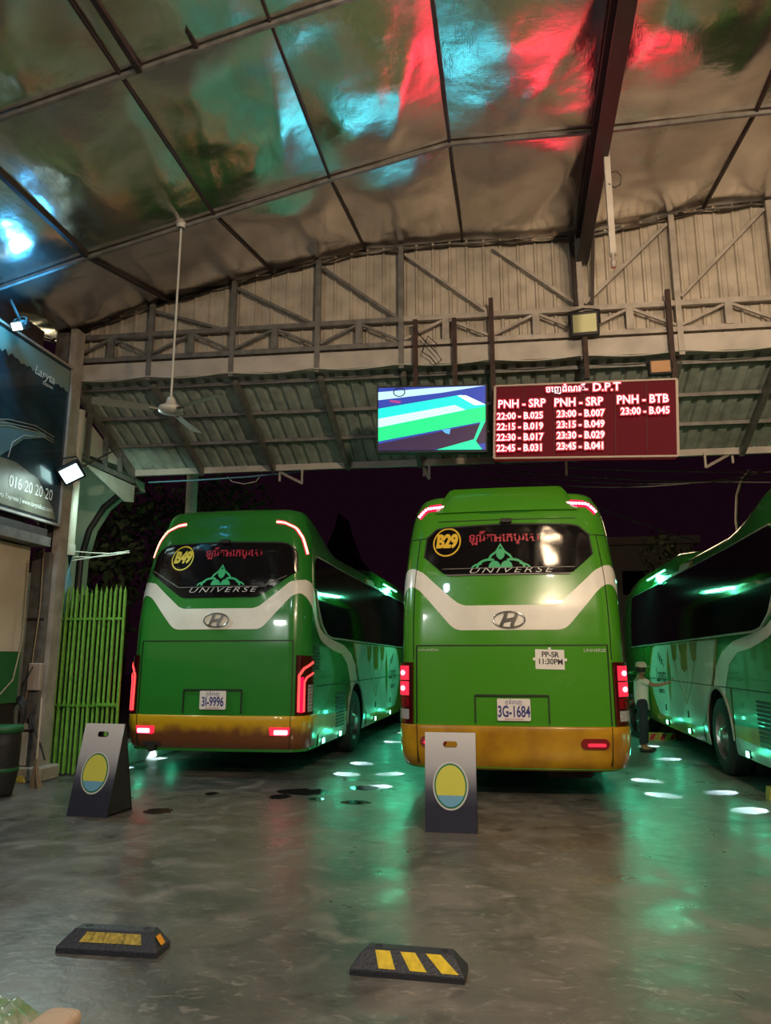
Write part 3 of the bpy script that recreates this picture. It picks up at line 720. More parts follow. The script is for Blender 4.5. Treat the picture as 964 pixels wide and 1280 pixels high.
# ---------- ceiling of foil bays
CX = [-6.6, -4.75, -3.2, -1.85, -.5, 1.07, 2.65, 4.2, 5.8, 7.6]
PZ = [5.66, 6.14, 6.50, 6.81, 7.09, 7.04, 7.04, 7.0, 6.6, 6.1]
GZ = [6.16, 6.64, 6.94, 7.14, 7.14, 7.06, 7.30, 7.33, 7.1, 6.6]
RY = [9.3, 7.2, 5.1, 3.0, .9, -1.2, -3.3, -5.4]
cl = bpy.data.objects.new('ceiling', None); col.objects.link(cl); struct(cl, 'low arched ceiling of sagging silver foil insulation between thin purlins')
def cz(i, j): return GZ[i] if j == 0 else PZ[i]
rnd = random.Random(11)
for i in range(len(CX)-1):
    for j in range(len(RY)-1):
        sag = rnd.uniform(.05, .11); sd = Vector((i*3.1, j*5.7, 0)); tw = rnd.uniform(-.05, .05); fc = rnd.uniform(.25, .75)
        def f(u, v):
            x = lerp(CX[i], CX[i+1], u); y = lerp(RY[j], RY[j+1], v)
            z = lerp(lerp(cz(i, j), cz(i+1, j), u), lerp(cz(i, j+1), cz(i+1, j+1), u), v)
            e = min(1, 5*min(u, 1-u))*min(1, 5*min(v, 1-v))
            z -= sag*math.sin(PI*u)*math.sin(PI*v)
            q = Vector((x*.75, y*.75, 0))+sd
            z += e*(.07*noise.noise(q)+.018*noise.noise(q*3.1)+.006*noise.noise(q*8))
            # creases drawn from a corner, as in pulled cloth
            r = abs((u-fc*v)); z -= .018*math.exp(-r*r*160)*e*(1 if tw > 0 else 0)
            r = abs((1-u)-.8*fc*(1-v)); z -= .016*math.exp(-r*r*260)*e
            return (x, y, z)
        b = MB().grid(26, 26, f); b.build('foil_panel', M['foil'], cl, False)
b = MB().quad((-7, -5.4, 7.6), (8, -5.4, 7.6), (8, 9.3, 7.6), (-7, 9.3, 7.6)); b.build('roof_deck', M['dsteel'], cl)
for i, x in enumerate(CX):
    for j in range(len(RY)-1):
        w = .022 if i != 1 else .05
        MB().bar((x, RY[j], cz(i, j)-.02), (x, RY[j+1], cz(i, j+1)-.02), w, w).build('purlin', M['dsteel'], cl)
for j, y in enumerate(RY):
    for i in range(len(CX)-1):
        MB().bar((CX[i], y, cz(i, j)-.035), (CX[i+1], y, cz(i+1, j)-.035), .036, .036).build('cross_rail', M['steel'], cl)
for a, c in ((2.2, 3), (2.35, 3)): pass
MB().bar((-3.02, 5.1, 6.50), (-3.02, 3.0, 6.50), .05, .05).build('purlin', M['dsteel'], cl)
MB().bar((-2.5, 5.1, 6.64), (-2.5, 3.0, 6.64), .04, .04).build('purlin', M['dsteel'], cl)
# crumpled foil edge turned down at the gable
b = MB()
def edge(u, v):
    x = lerp(-6.5, 5.6, u); z = tab(list(zip(CX, GZ)), x)
    return (x, 9.30-.10*v+.03*noise.noise(Vector((x*4, v*3, 0))), z-.02-.085*v+.05*noise.noise(Vector((x*2.6, v*2, 4))))
b.grid(150, 4, edge); b.build('foil_edge', M['foil'], cl)
# deep dark beam under the ridge
bm_ = thing('ridge_beam', 'deep dark steel beam running overhead from the camera to the gable wall', 'beam', (1.07, 9.25, 6.9))
MB().bar((0, .0, -.1), (0, -13.5, -.1), .012, .34).build('web', M['beamdark'], bm_)
for z in (-.27, .07): MB().bar((0, .0, z), (0, -13.5, z), .15, .025).build('flange', M['beamdark'], bm_)
# hanging square tube with a lamp holder
th = thing('drop_tube', 'white square tube hanging below the ridge beam with a lamp holder', 'tube', (1.13, 7.12, 5.5))
MB().box((0, 0, .8), (.06, .06, 1.55)).build('tube', M['beam'], th)
MB().lathe([(0, -.12), (.028, -.12), (.03, -.05), (.02, -.04), (.02, .0), (.035, .01), (.035, .03)], n=12).build('lamp_holder', M['steelw'], th)
MB().tube([(.03, 0, .95), (.09, 0, .96), (.13, 0, .90), (.12, 0, .80), (.06, 0, .77), (.0, -.035, .80)], .006, 5).build('wire_loop', M['black'], th)

# ---------- gable wall of corrugated sheets
def tz(x): return -.018*x
wf = bpy.data.objects.new('wall_front', None); col.objects.link(wf); struct(wf, 'cream corrugated gable wall above the bus bays')
x0 = -6.5
while x0 < 6.3:
    x1 = x0+.92; pr = []; n = 4
    for k in range(n):
        a = x0+k*.23
        pr += [(a, 0), (a+.045, 0), (a+.06, -.028), (a+.085, -.028), (a+.10, 0), (a+.155, 0), (a+.163, -.008), (a+.171, 0)]
    pr.append((x1, 0)); V = []
    for x, y in pr: V += [(x, WYY+.02+y, 5.33+tz(x)), (x, WYY+.02+y, tab(list(zip(CX, GZ)), x)+.02)]
    b = MB().add(V, [(2*k, 2*k+2, 2*k+3, 2*k+1) for k in range(len(pr)-1)])
    b.build('wall_sheet', M['sheet'], wf); x0 = x1
# truss in front of it
tr = thing('gable_truss', 'painted steel lattice truss with posts and diagonals across the gable wall', 'truss', (0, 9.2, 5.3))
PX = [-6.18, -4.96, -3.73, -2.5, -1.34, -.14, 1.02, 2.21, 3.40, 4.6, 5.8]
TY = 9.2
def tb(nm, a, c, w, h, m='steel'):
    MB().bar((a[0], a[1]-TY, a[2]-5.3), (c[0], c[1]-TY, c[2]-5.3), w, h).build(nm, M[m], tr)
for k, x in enumerate(PX):
    top = tab(list(zip(CX, GZ)), x)-.06
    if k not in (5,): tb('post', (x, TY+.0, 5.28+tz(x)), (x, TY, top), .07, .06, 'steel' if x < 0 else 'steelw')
    if k < len(PX)-1:
        x2 = PX[k+1]; xm = (x+x2)/2; m = 'steel' if x < -1.5 else 'steelw'
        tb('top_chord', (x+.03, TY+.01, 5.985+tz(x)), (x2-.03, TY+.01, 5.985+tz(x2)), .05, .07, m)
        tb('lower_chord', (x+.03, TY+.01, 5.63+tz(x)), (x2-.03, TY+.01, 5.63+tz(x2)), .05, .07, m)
        tb('short_post', (xm, TY, 5.66+tz(xm)), (xm, TY, 5.95+tz(xm)), .09, .05, m)
        tb('brace', (xm-.05, TY, 5.93+tz(xm)), (x+.04, TY, 5.69+tz(x)), .035, .035, m)
        tb('brace', (xm+.05, TY, 5.93+tz(xm)), (x2-.04, TY, 5.69+tz(x2)), .035, .035, m)
        if k < 6: a, c = (x+.05, tab(list(zip(CX, GZ)), x)-.16), (x2-.05, 6.04)
        else: a, c = (x2-.05, tab(list(zip(CX, GZ)), x2)-.16), (x+.05, 6.04)
        tb('diagonal', (a[0], TY+.02, a[1]), (c[0], TY+.02, c[1]), .04, .04, m)
tb('post', (.96, TY-.03, 6.0), (.93, TY-.03, 6.98), .05, .05, 'dsteel'); tb('post', (1.16, TY-.03, 6.0), (1.22, TY-.03, 6.98), .04, .04, 'dsteel')
wb = MB().bar((-6.2, 9.24, 5.44+tz(-6.2)), (6.2, 9.24, 5.44+tz(6.2)), .10, .24).build('trim_1', M['beam']); struct(wb, 'pale painted beam below the gable truss')
b = MB(); pts = []
for k in range(60):
    x = -6.1+k*.16; u = (x+6.18) % 1.2/1.2; pts.append((x, 9.16, 5.335+tz(x)-.045*math.sin(PI*u)))
tag(MB().tube(pts, .008, 5).build('slack_cable', M['pvc']), 'thin pale cable slung along the bottom of the gable beam', 'cable')

# ---------- awning beyond the wall
aw = thing('awning', 'sloping corrugated awning roof outside the gable wall seen from below', 'awning', (0, 9.35, 5.3))
AY0, AZ0, AY1, AZ1 = 9.36, 5.36, 11.2, 4.58
def aw_pt(x, t, dz=0): return (x, lerp(AY0, AY1, t)-9.35, lerp(AZ0, AZ1, t)+tz(x)*(1-.6*t)-5.3+dz)
for k in range(len(PX)-1):
    xa, xb = PX[k], PX[k+1]; n = 6; pr = []
    for q in range(n):
        a = lerp(xa, xb, q/n); w = (xb-xa)/n
        pr += [(a, 0), (a+w*.55, 0), (a+w*.66, .04), (a+w*.86, .04)]
    pr.append((xb, 0)); V = []
    for x, z in pr: V += [aw_pt(x, -.02, z), aw_pt(x, 1.02, z)]
    MB().add(V, [(2*q, 2*q+2, 2*q+3, 2*q+1) for q in range(len(pr)-1)]).build('roof_sheet', M['sheetg'], aw)
    for t in (.06, .37, .68): MB().bar(aw_pt(xa, t, -.03), aw_pt(xb, t, -.03), .045, .05).build('purlin', M['steel'], aw)
    MB().bar(aw_pt(xa, 1.0, -.05), aw_pt(xb, 1.0, -.05), .06, .10).build('eave_beam', M['beam'], aw)
for x in PX: MB().bar(aw_pt(x, 0, -.09), aw_pt(x, 1, -.09), .07, .10).build('rafter', M['steel'], aw)
# side lattice of the awning at the left end
X_ = -6.16
def sp_(Y, z): return (X_, Y-9.35, z-5.3)
MB().bar(sp_(9.4, 4.42), sp_(11.15, 4.42), .05, .06).build('side_chord', M['steel'], aw)
for Y in (9.75, 10.25, 10.7): MB().bar(sp_(Y, 4.42), sp_(Y, lerp(AZ0, AZ1, (Y-AY0)/1.84)+.0), .06, .06).build('side_post', M['steel'], aw)
MB().prism([(9.45, 4.5), (10.95, 4.62), (9.45, 5.2)], -6.24, -6.23, lambda a, z, x: (x, a-9.35, z-5.3)).build('side_sheet', M['pvc'], aw)
MB().prism([(9.5, 4.38), (11.3, 4.38), (11.3, 4.1), (11.0, 4.05), (9.9, 4.34)], -6.22, -6.21, lambda a, z, x: (x, a-9.35, z-5.3)).build('side_sheet', M['pvc'], aw)
for k, (px, py, dx) in enumerate(((350, 590, .42), (530, 583, .10), (708, 577, -.02), (915, 566, -.42))):
    p = at(px, py, Y=11.25)
    t = thing('sign_bracket', ('bent steel bracket hanging from the awning eave, leftmost of four', 'steel bracket under the awning eave below the television', 'steel bracket under the eave below the red departure board', 'long bent steel bracket under the eave right of the departure board')[k], 'bracket', p, 0, 'brackets under the awning eave')
    MB().bar((0, 0, .02), (-.0, 0, -.16), .03, .03).build('hanger', M['steelw'], t)
    MB().bar((0, 0, 0), (dx, -.15, -.24), .04, .04).build('arm', M['steelw'], t)
    MB().bar((dx, -.15, -.25), (dx, -.15, -.02), .03, .03).build('tip', M['steelw'], t)

# ---------- left wall, ledge, column
wl = bpy.data.objects.new('wall_left', None); col.objects.link(wl); struct(wl, 'beige plaster side wall with a green band and dark base')
MB().box((-6.12, 2.2, 2.25), (.24, 12.46, 1.3)).build('upper_wall', M['wallb'], wl)
MB().box((-6.12, 2.2, 1.295), (.235, 12.46, .61)).build('painted_band', M['wallg'], wl)
MB().box((-6.14, 2.2, .495), (.22, 12.46, .99)).build('wall_base', M['walld'], wl)
MB().box((-6.2, 2.2, 4.4), (.2, 12.46, 2.9)).build('wall_above_ledge', M['dsteel'], wl)
MB().box((-5.98, 2.4, 2.98), (.34, 12.3, .12)).build('ledge', M['steel'], wl)
MB().bar((-5.86, -3.8, 3.06), (-5.86, 8.5, 3.06), .05, .16).build('ledge_lip', M['dsteel'], wl)
wr = MB().box((7.4, 2, 3), (.2, 14.6, 6)).build('wall_right', M['wallb']); struct(wr, 'plain beige wall closing the hall on the far right')
wk = MB().box((.4, -5.5, 3), (14, .2, 6)).build('wall_back', M['wallb']); struct(wk, 'plain beige wall behind the photographer')
cm = thing('steel_column', 'tall grey brown painted column at the left edge of the bays', 'column', (-6.1, 9.0, 0))
MB().box((-.04, -.06, 1.45), (.25, .16, 2.9)).build('lower_casing', M['steel'], cm)
MB().box((.10, .04, 3.06), (.10, .20, 6.12)).build('post', M['steelw'], cm)
MB().box((-.10, .02, 4.6), (.22, .05, 3.0)).build('upper_plate', M['steel'], cm)
for z in (.62, 2.02): MB().box((-.04, -.145, z), (.24, .012, .03)).build('joint_band', M['dsteel'], cm)
MB().box((.0, .02, .09), (.5, .42, .18), 0, .02).build('footing', M['conc'], cm)
MB().box((-.10, -.05, .45), (.22, .19, .52), 0, .01).build('foot_plate', M['pvc'], cm)
jb = MB().box(at(44, 846, Y=8.84), (.17, .07, .34), 0, .008).build('junction_box', M['brown']); tag(jb, 'small beige electrical board fixed low on the left column', 'box')
jb.data.materials[0] = M['brown']
MB()

# ---------- building and pipes outside at left
ow = [(90, 556), (140, 578), (172, 600), (173, 612), (152, 616), (130, 634), (112, 662), (101, 700), (97, 742), (80, 760), (76, 560)]
poly = [(at(x, y, Y=11.7).x, at(x, y, Y=11.7).z) for x, y in ow]
nb = thing('neighbour_house', 'pale green house wall with a dark arched opening behind the left column', 'building', (0, 11.7, 0))
MB().prism(poly, 0, .25, lambda x, z, y: (x, y, z)).build('arched_wall', M['wallo'], nb)
pts = [tuple(at(x, y, Y=11.6)-Vector((0, 11.7, 0))) for x, y in ow[3:9]]
MB().tube(pts, .05, 6).build('arch_moulding', M['dsteel'], nb)
MB().box((-9.5, .15, 1.5), (3.4, .3, 3.0)).build('lower_wall', M['wallb'], nb)
wp = thing('white_downpipe', 'fat white plastic pipe rising behind the left column', 'pipe', at(86, 690, Y=9.5))
MB().tube([(0, 0, 0), (0.0, 0, 2.1)], .07, 12).build('pipe', M['pvc'], wp); MB().lathe([(.085, -.05), (.085, .1), (.07, .11)], n=12).build('socket', M['pvc'], wp)
bp_ = at(84, 690, Y=9.6); tag(MB().tube([bp_+Vector((-.12, 0, .12)), bp_+Vector((.0, 0, .08)), bp_+Vector((.06, 0, 0)), bp_+Vector((.05, 0, -.4)), bp_+Vector((.05, 0, -1.2)), (bp_.x+.05, bp_.y, 0)], .05, 10).build('blue_downpipe', M['bluepvc']), 'blue plastic pipe bending down behind the green gate', 'pipe')
for k, (pts, lb) in enumerate((([(67, 455), (58, 640), (50, 760), (37, 850), (30, 880)], 'thin grey wire running down beside the billboard to the column foot'),
        ([(36, 700), (33, 740), (28, 800), (16, 850), (0, 868)], 'slack pale rope curving across the beige wall'))):
    tag(MB().tube([at(x, y, Y=8.82) if k == 0 else at(x, y, X=-5.93) for x, y in pts], .010, 5).build('hanging_wire', M['straw']), lb, 'wire')
for k in range(3):
    tag(MB().tube([at(90+i*24, 689+(k*3)+6*math.sin(i*.8+k)*(.5+k*.3), Y=9.6+i*.1) for i in range(4)], .010, 5).build('overhead_wire', M['pvc']),
        ('upper pale wire from the left column towards the B49 coach', 'middle pale wire from the left column towards the B49 coach', 'lowest pale wire from the left column towards the B49 coach')[k], 'wire', 'wires from the left column')
# coil of black hose on the column
ch = thing('hose_coil', 'coil of black hose hanging on the side of the left column', 'hose', at(24, 890, Y=8.6))
for k in range(5):
    pts = [(.09*math.cos(2*PI*i/20)+.008*k, -.02*k, .19*math.sin(2*PI*i/20)-.02*k) for i in range(21)]; MB().tube(pts, .012, 6).build('hose_loop', M['black'], ch)
MB().tube([(0, 0, .15), (.02, 0, .30), (.06, .1, .55)], .01, 6).build('hose_end', M['black'], ch)
tag(MB().tube([at(38, 893, Y=8.75), at(44, 915, Y=8.7), at(52, 935, Y=8.65), at(56, 950, Y=8.6)], .012, 6).build('drain_hose', M['black']), 'thin black hose slanting down the column foot', 'hose')
# broom
br = thing('broom', 'straw broom with a wooden stick leaning upside on the column foot', 'broom', at(44, 985, Z=0)+Vector((-.0, -.02, 0)))
MB().tube([(0, 0, .30), (-.03, .04, 1.05)], .013, 8).build('handle', M['wood'], br)
b = MB(); rb = random.Random(3)
for k in range(70):
    a = rb.uniform(0, 2*PI); r = rb.uniform(.02, .085); b.tube([(.012*math.cos(a), .012*math.sin(a), .34), (.5*r*math.cos(a), .4*r*math.sin(a), .16), (r*1.1*math.cos(a)+.02, r*.5*math.sin(a), .0)], .004, 3, False)
o = b.build('bristles', M['straw'], br, False); o['kind'] = 'stuff'
# black drum
dr = thing('plastic_drum', 'black plastic drum with a green rim at the left edge of the picture', 'drum', (-5.765, 7.92, 0))
MB().lathe([(0, .0), (.15, .0), (.16, .05), (.195, .25), (.20, .55), (.195, .72), (0, .72)], n=28).build('body', M['black'], dr)
MB().lathe([(.195, .69), (.215, .70), (.215, .76), (.19, .765), (0, .75)], n=28).build('lid', M['wallg'], dr)
MB().lathe([(.195, .27), (.205, .29), (.197, .31)], n=28).build('hoop', M['wallg'], dr)
sk = thing('folded_sack', 'crumpled yellow sack lying beside the broom', 'sack', at(21, 978, Z=0)+Vector((0, .06, 0)))
b = MB(); b.grid(14, 10, lambda u, v: (lerp(-.13, .13, u), lerp(-.09, .09, v), (.10+.03*noise.noise(Vector((u*6, v*6, 1))))*min(1, 6*min(u, 1-u)+.05)*min(1, 6*min(v, 1-v)+.05)))
b.build('sack_cloth', M['yellowd'], sk)
# low mint-lit kerb beside the B49 coach
kb = thing('kerb', 'low pale kerb block running beside the left coach', 'kerb', (-5.75, 10.6, 0))
for k in range(4): MB().box((0, .55+k*1.5, .15), (.35, 1.48, .30), 0, .015).build('kerb_stone', M['conc'], kb)
# folding green gate
gt = thing('folding_gate', 'folded green steel gate of close upright tubes beside the left column', 'gate', (-5.68, 9.42, 0))
for k in range(22):
    x = -.50+k*.0475; d = .05*((k % 3)-1); h = 2.40+.02*((k*7) % 5)
    t_ = MB().tube([(x, d, .03), (x, d, h)], .0185, 8).build('upright_tube', M['fence'], gt)
    MB().tube([(x, d, h), (x, d, h+.05)], [.012, .002], 6).build('spike', M['fence'], t_)
for z in (.9, 2.05):
    MB().bar((-.50, -.03, z), (.50, -.03, z), .014, .03).build('rail', M['fence'], gt)
MB().bar((.22, -.10, .92), (.50, -.10, .92), .02, .03).build('rail', M['fence'], gt)
for k in range(14): MB().box((-.48+k*.072, -.07, .92+.0*k), (.03, .03, .05)).build('hinge', M['fence'], gt)

# ---------- billboard
bbd = thing('billboard', 'large framed billboard with a night road picture and phone number on the left wall', 'billboard', (-5.93, 6.4, 3.25))
def bl(a, z): return (0.0, a-6.4, z-3.25)
Y0b, Y1b, Z0b, Z1b = 4.6, 8.87, 3.26, 5.48
MB().box((-.03, (Y0b+Y1b)/2-6.4, (Z0b+Z1b)/2-3.25), (.04, Y1b-Y0b, Z1b-Z0b)).build('panel', mat('print_night_blue', (.012, .04, .06), .25, coat=.4, var=.5, vs=3, c2=(.01, .02, .03)), bbd)
for a, c in ((bl(Y0b, Z0b), bl(Y1b, Z0b)), (bl(Y0b, Z1b), bl(Y1b, Z1b)), (bl(Y1b, Z0b), bl(Y1b, Z1b)), (bl(Y0b, Z0b), bl(Y0b, Z1b))):
    MB().bar(a, c, .045, .03).build('frame_bar', M['steelw'], bbd)
def flat(name, pts, m, o):
    V, F = shape_mesh([pts]); place((V, F), name, m, bbd, lambda a, z, _: (o, a-6.4, z-3.25))
prb = random.Random(5)
mm = mat('print_sky', (.16, .22, .20), .3, coat=.4)
tree = [(Y0b+.05, 5.43), (8.83, 5.43)]+[(8.83-.06*k, (5.10 if k % 2 else 5.135)+.002*k+prb.uniform(-.02, .02)) for k in range(70)]
tree = [p for p in tree if p[0] > Y0b+.04]+[(Y0b+.05, 5.2)]
flat('print_sky', tree, mm, -.005)
road = [(4.7, 4.30), (7.9, 4.32), (8.4, 4.40), (8.45, 4.36), (8.0, 4.2), (7.7, 3.95), (7.5, 3.8), (4.7, 3.85)]
flat('print_road', road, mat('print_road', (.10, .20, .25), .3, coat=.4), -.004)
flat('print_sand', [(4.7, 3.75), (7.9, 3.88), (8.35, 3.78), (8.72, 3.45), (8.78, 3.32), (4.7, 3.32)], mat('print_sand', (.20, .20, .15), .3, coat=.4, var=.5, vs=3), -.0035)
b = MB()
for o_ in (0, .07, .16): b.tube([(-.002, a-6.4, z+o_*.5-3.25) for a, z in ((6.4, 3.95), (7.2, 4.12), (7.7, 4.28), (8.2, 4.36), (8.6, 4.33))], .006, 4)
b.tube([(-.002, a-6.4, z-3.25) for a, z in ((7.75, 3.9), (7.8, 4.1), (8.0, 4.25), (8.3, 4.32))], .008, 4)
o = b.build('print_road_lines', M['steelw'], bbd)
wt = mat('print_white', (.7, .72, .68), .4)
def btxt(body, a, z, size, nm='print_lettering', **k):
    V, F = text_mesh(body, size, align='RIGHT', **k); place((V, F), nm, wt, bbd, lambda x, y, _: (.0, a+x-6.4, z+y-3.25))
btxt('016 20 20 20', 8.68, 3.62, .205, sx=.80, offset=.0)
btxt('Laryta Express | www.larytabus.com', 8.70, 3.43, .085, sx=.92)
btxt('Laryta', 8.50, 5.16, .17, shear=.2); btxt('Express', 8.48, 5.05, .07)
# ---------- lamps
def flood(name, label, loc, dirv, m_em, s=.32, hsz=.24, lit=True):
    t = thing(name, label, 'floodlight', loc); t.rotation_mode = 'QUATERNION'; t.rotation_quaternion = Vector(dirv).to_track_quat('-Y', 'Z')
    MB().box((0, .05, 0), (s, .09, hsz), 0, .015).build('housing', M['black'], t)
    MB().box((0, .0, 0), (s*.80, .012, hsz*.72)).build('lens', m_em, t)
    for k in range(6): MB().box((-s*.4+k*s*.16, .115, 0), (.008, .04, hsz*.8)).build('cooling_fin', M['black'], t)
    MB().tube([(-s*.53, .05, 0), (-s*.53, .10, hsz*.6), (0, .14, hsz*.75), (s*.53, .10, hsz*.6), (s*.53, .05, 0)], .012, 6).build('yoke', M['black'], t)
    return t
coolw = emi('cool_lamp_lens', (.62, 1, .96), 7)
f1 = flood('floodlight', 'lit floodlight tilted on an arm beside the billboard corner', at(89, 592, Y=8.78), (.55, -.75, -.50), coolw, .30, .26)
f1.rotation_quaternion = f1.rotation_quaternion @ Matrix.Rotation(R_(-35), 4, 'Y').to_quaternion()
spot('floodlight_light', f1.matrix_basis.translation+Vector((.08, -.15, -.08)), (.55, -.55, -.75), 160, (.70, 1, .95), 140, .6, .1)
spot('floodlight_spill', f1.matrix_basis.translation+Vector((.25, .45, -.1)), (-.30, 1, -.40), 80, (.65, 1, .8), 120, .6, .1)
tag(MB().bar(at(100, 585, Y=9.0), at(143, 563, Y=9.5), .02, .02).build('lamp_arm', M['dsteel']), 'thin dark arm holding the lit floodlight', 'arm')
f2 = flood('spotlight', 'small lit spotlight above the top of the billboard', at(21, 408, X=-5.62), (-.1, -.9, -.6), emi('white_lamp', (.75, 1, .95), 9), .16, .12)
spot('billboard_light', (-5.45, 7.0, 5.62), (-.42, .25, -.45), 75, (.10, .62, 1.0), 110, .7, .05)
spot('billboard_light', (-5.35, 7.25, 5.35), (-.45, -.5, .9), 110, (.06, .45, 1.0), 130, .7, .05)
MB().bar((.0, .10, 0), (-.05, .1, .3), .02, .02).build('bracket', M['black'], f2)
f3 = flood('floodlight', 'unlit square floodlight with yellowish glass on the gable beam', at(731, 404, Y=9.02), (-.05, -1, -.12), mat('lamp_glass_yellow', (.50, .50, .25), .25, coat=.6), .36, .32)
f4 = flood('floodlight', 'small brown floodlight above the corner of the departure board', at(826, 458, Y=8.98), (0, -1, 0), mat('lamp_glass_brown', (.42, .22, .10), .3, coat=.5), .28, .20)
# hangers of the screens
for k, (xa, ya, yb, lb) in enumerate(((519, 400, 484, 'dark steel hanger holding the left side of the television'), (568, 398, 484, 'dark steel hanger holding the right side of the television'),
        (616, 373, 575, 'long dark steel hanger between television and departure board'), (732, 415, 474, 'dark steel hanger behind the unlit floodlight'), (838, 362, 474, 'dark steel hanger holding the right end of the departure board'))):
    p = at(xa, ya, Y=9.10); q = at(xa+1, yb, Y=9.10)
    tag(MB().box(((p.x+q.x)/2, 9.10, (p.z+q.z)/2), (.06, .05, p.z-q.z)).build('screen_hanger', M['rust']), lb, 'hanger', 'hangers of the two screens')
cbl = [at(x, y, Y=9.08) for x, y in ((522, 415), (530, 425), (545, 440), (552, 450), (545, 455), (538, 446), (528, 440), (535, 420), (548, 432))]
tag(MB().tube(cbl, .008, 5).build('tangled_cable', M['black']), 'tangled black cable on the gable beam above the television', 'cable')
# television
tv = thing('television', 'wide flat television showing a bright green coach picture under the gable', 'television', (0, 8.98, 4.4))
A, B_, C_, D_ = [at(x, y, Y=8.95) for x, y in ((473, 485), (607, 482), (607, 562), (473, 563))]
def tvp(u, v, o=0):
    p = (A*(1-u)+B_*u)*(1-v)+(D_*(1-u)+C_*u)*v; return (p.x, p.y-8.98+o, p.z-4.4)
b = MB().prism([tvp(-.015, -.03)[::2], tvp(1.015, -.03)[::2], tvp(1.015, 1.03)[::2], tvp(-.015, 1.03)[::2]], -.03+.012, .11)
b.build('casing', M['black'], tv)
def tvq(nm, pts, c, s, o): MB().quad(*[tvp(u, v, o) for u, v in pts]).build(nm, emi('screen_'+nm, c, s), tv)
tvq('screen_picture', [(0, 0), (1, 0), (1, 1), (0, 1)], (.02, .06, .45), 1.0, -.0)
tvq('picture_sky_band', [(0, .07), (.5, .02), (1, 0), (.6, .10), (0, .20)], (.55, .85, 1), 1.2, -.004)
tvq('picture_coach_top', [(0, .34), (.78, .14), (1, .30), (1, .34), (0, .54)], (.0, .85, .55), 1.6, -.004)
tvq('picture_coach_shine', [(0, .50), (.72, .30), (.82, .38), (0, .64)], (.45, 1, .92), 1.7, -.006)
tvq('picture_coach_side', [(0, .60), (.82, .38), (1, .33), (1, .56), (0, .86)], (.0, .85, .20), 1.5, -.005)
tvq('picture_white_roof', [(.74, .15), (.82, .15), (1, .30), (.9, .31)], (.8, 1, 1), 1.6, -.007)
tvq('picture_dark_window', [(0, .90), (1, .58), (1, .9), (.5, 1), (0, 1)], (.05, .01, .09), .6, -.0055)
tvq('picture_pillar', [(.96, .56), (1, .56), (.91, .88), (.89, .86)], (.0, .8, .35), 1.4, -.008)
tvq('picture_foot', [(.55, 1), (.90, .84), (.97, 1)], (.0, .85, .35), 1.4, -.008)
tvq('picture_blue_patch', [(.60, .69), (.68, .67), (.67, .76), (.63, .74)], (.1, .45, .9), 1.2, -.008)
tvq('picture_red_mark', [(.10, .20), (.22, .22), (.2, .26), (.12, .24)], (.5, .05, .3), 1, -.007)
V, F = shape_mesh([ell(0, 0, .075, .06, 20), ell(0, 0, .062, .048, 20)]); place((V, F), 'picture_watermark_ring', M['seam'], tv, lambda x, y, z: tvp(.2+x/1.3, .08-y/.8, -.009))
# departure board
db = thing('departure_board', 'red LED departure board with three columns of white times', 'sign', (0, 8.98, 4.4))
QA, QB, QC, QD = [at(x, y, Y=8.95) for x, y in ((619, 483), (846, 474), (848, 570), (618, 573))]
def dp(u, v, o=0):
    p = (QA*(1-u)+QB*u)*(1-v)+(QD*(1-u)+QC*u)*v; return (p.x, p.y-8.98+o, p.z-4.4)
b = MB(); ps = [dp(0, 0), dp(1, 0), dp(1, 1), dp(0, 1)]
b.prism([p[::2] for p in ps], -.02, .12); b.build('cabinet', mat('led_matrix_maroon', (.045, .008, .012), .8, spec=.15, emit=(.8, .02, .05), es=.085), db)
for a, c in ((0, 1), (1, 2), (2, 3), (3, 0)):
    p, q = ps[a], ps[c]; MB().bar((p[0], -.03, p[2]), (q[0], -.03, q[2]), .03, .022).build('frame_bar', M['brown'], db)
for k in range(1, 6):
    MB().quad(dp(k/6-.001, .02, -.0505+.0), dp(k/6+.001, .02, -.0505), dp(k/6+.001, .98, -.0505), dp(k/6-.001, .98, -.0505)).build('module_joint', M['seam'], db)
ledw = emi('led_text_core', (1, .72, .78), 2.2); ledr = emi('led_text_glow', (1, .0, .05), .75)  # wider red letters imitate the glow around the lit text
BW = (QB-QA).length; BH = (QA-QD).length
def bt(body, px, py, size, sx=1.0, th=.0):
    # px, py: centre of the line on the photograph
    u = (px-618.5)/228.5; v = (py-(483-9*u))/(90+6*u)
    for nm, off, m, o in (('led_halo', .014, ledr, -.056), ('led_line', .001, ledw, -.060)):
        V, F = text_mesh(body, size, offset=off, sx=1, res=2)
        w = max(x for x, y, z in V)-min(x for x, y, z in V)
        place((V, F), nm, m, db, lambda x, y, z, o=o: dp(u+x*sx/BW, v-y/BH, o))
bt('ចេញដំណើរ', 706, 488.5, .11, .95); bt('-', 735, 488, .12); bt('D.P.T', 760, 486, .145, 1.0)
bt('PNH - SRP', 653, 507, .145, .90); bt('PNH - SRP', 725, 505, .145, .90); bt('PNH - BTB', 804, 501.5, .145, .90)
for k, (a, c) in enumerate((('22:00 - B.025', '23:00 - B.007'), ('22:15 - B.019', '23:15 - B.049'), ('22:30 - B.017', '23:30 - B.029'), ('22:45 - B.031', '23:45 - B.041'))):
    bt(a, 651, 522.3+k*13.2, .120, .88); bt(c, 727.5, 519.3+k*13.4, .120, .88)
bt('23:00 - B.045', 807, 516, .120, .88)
area('departure_board_light', (1.0, 8.80, 4.5), (0, -1, 0), 2.1, .9, 22, (1, .0, .035))
area('television_light', (-.95, 8.80, 4.6), (0, -1, 0), 1.2, .7, 7, (.06, .60, 1))
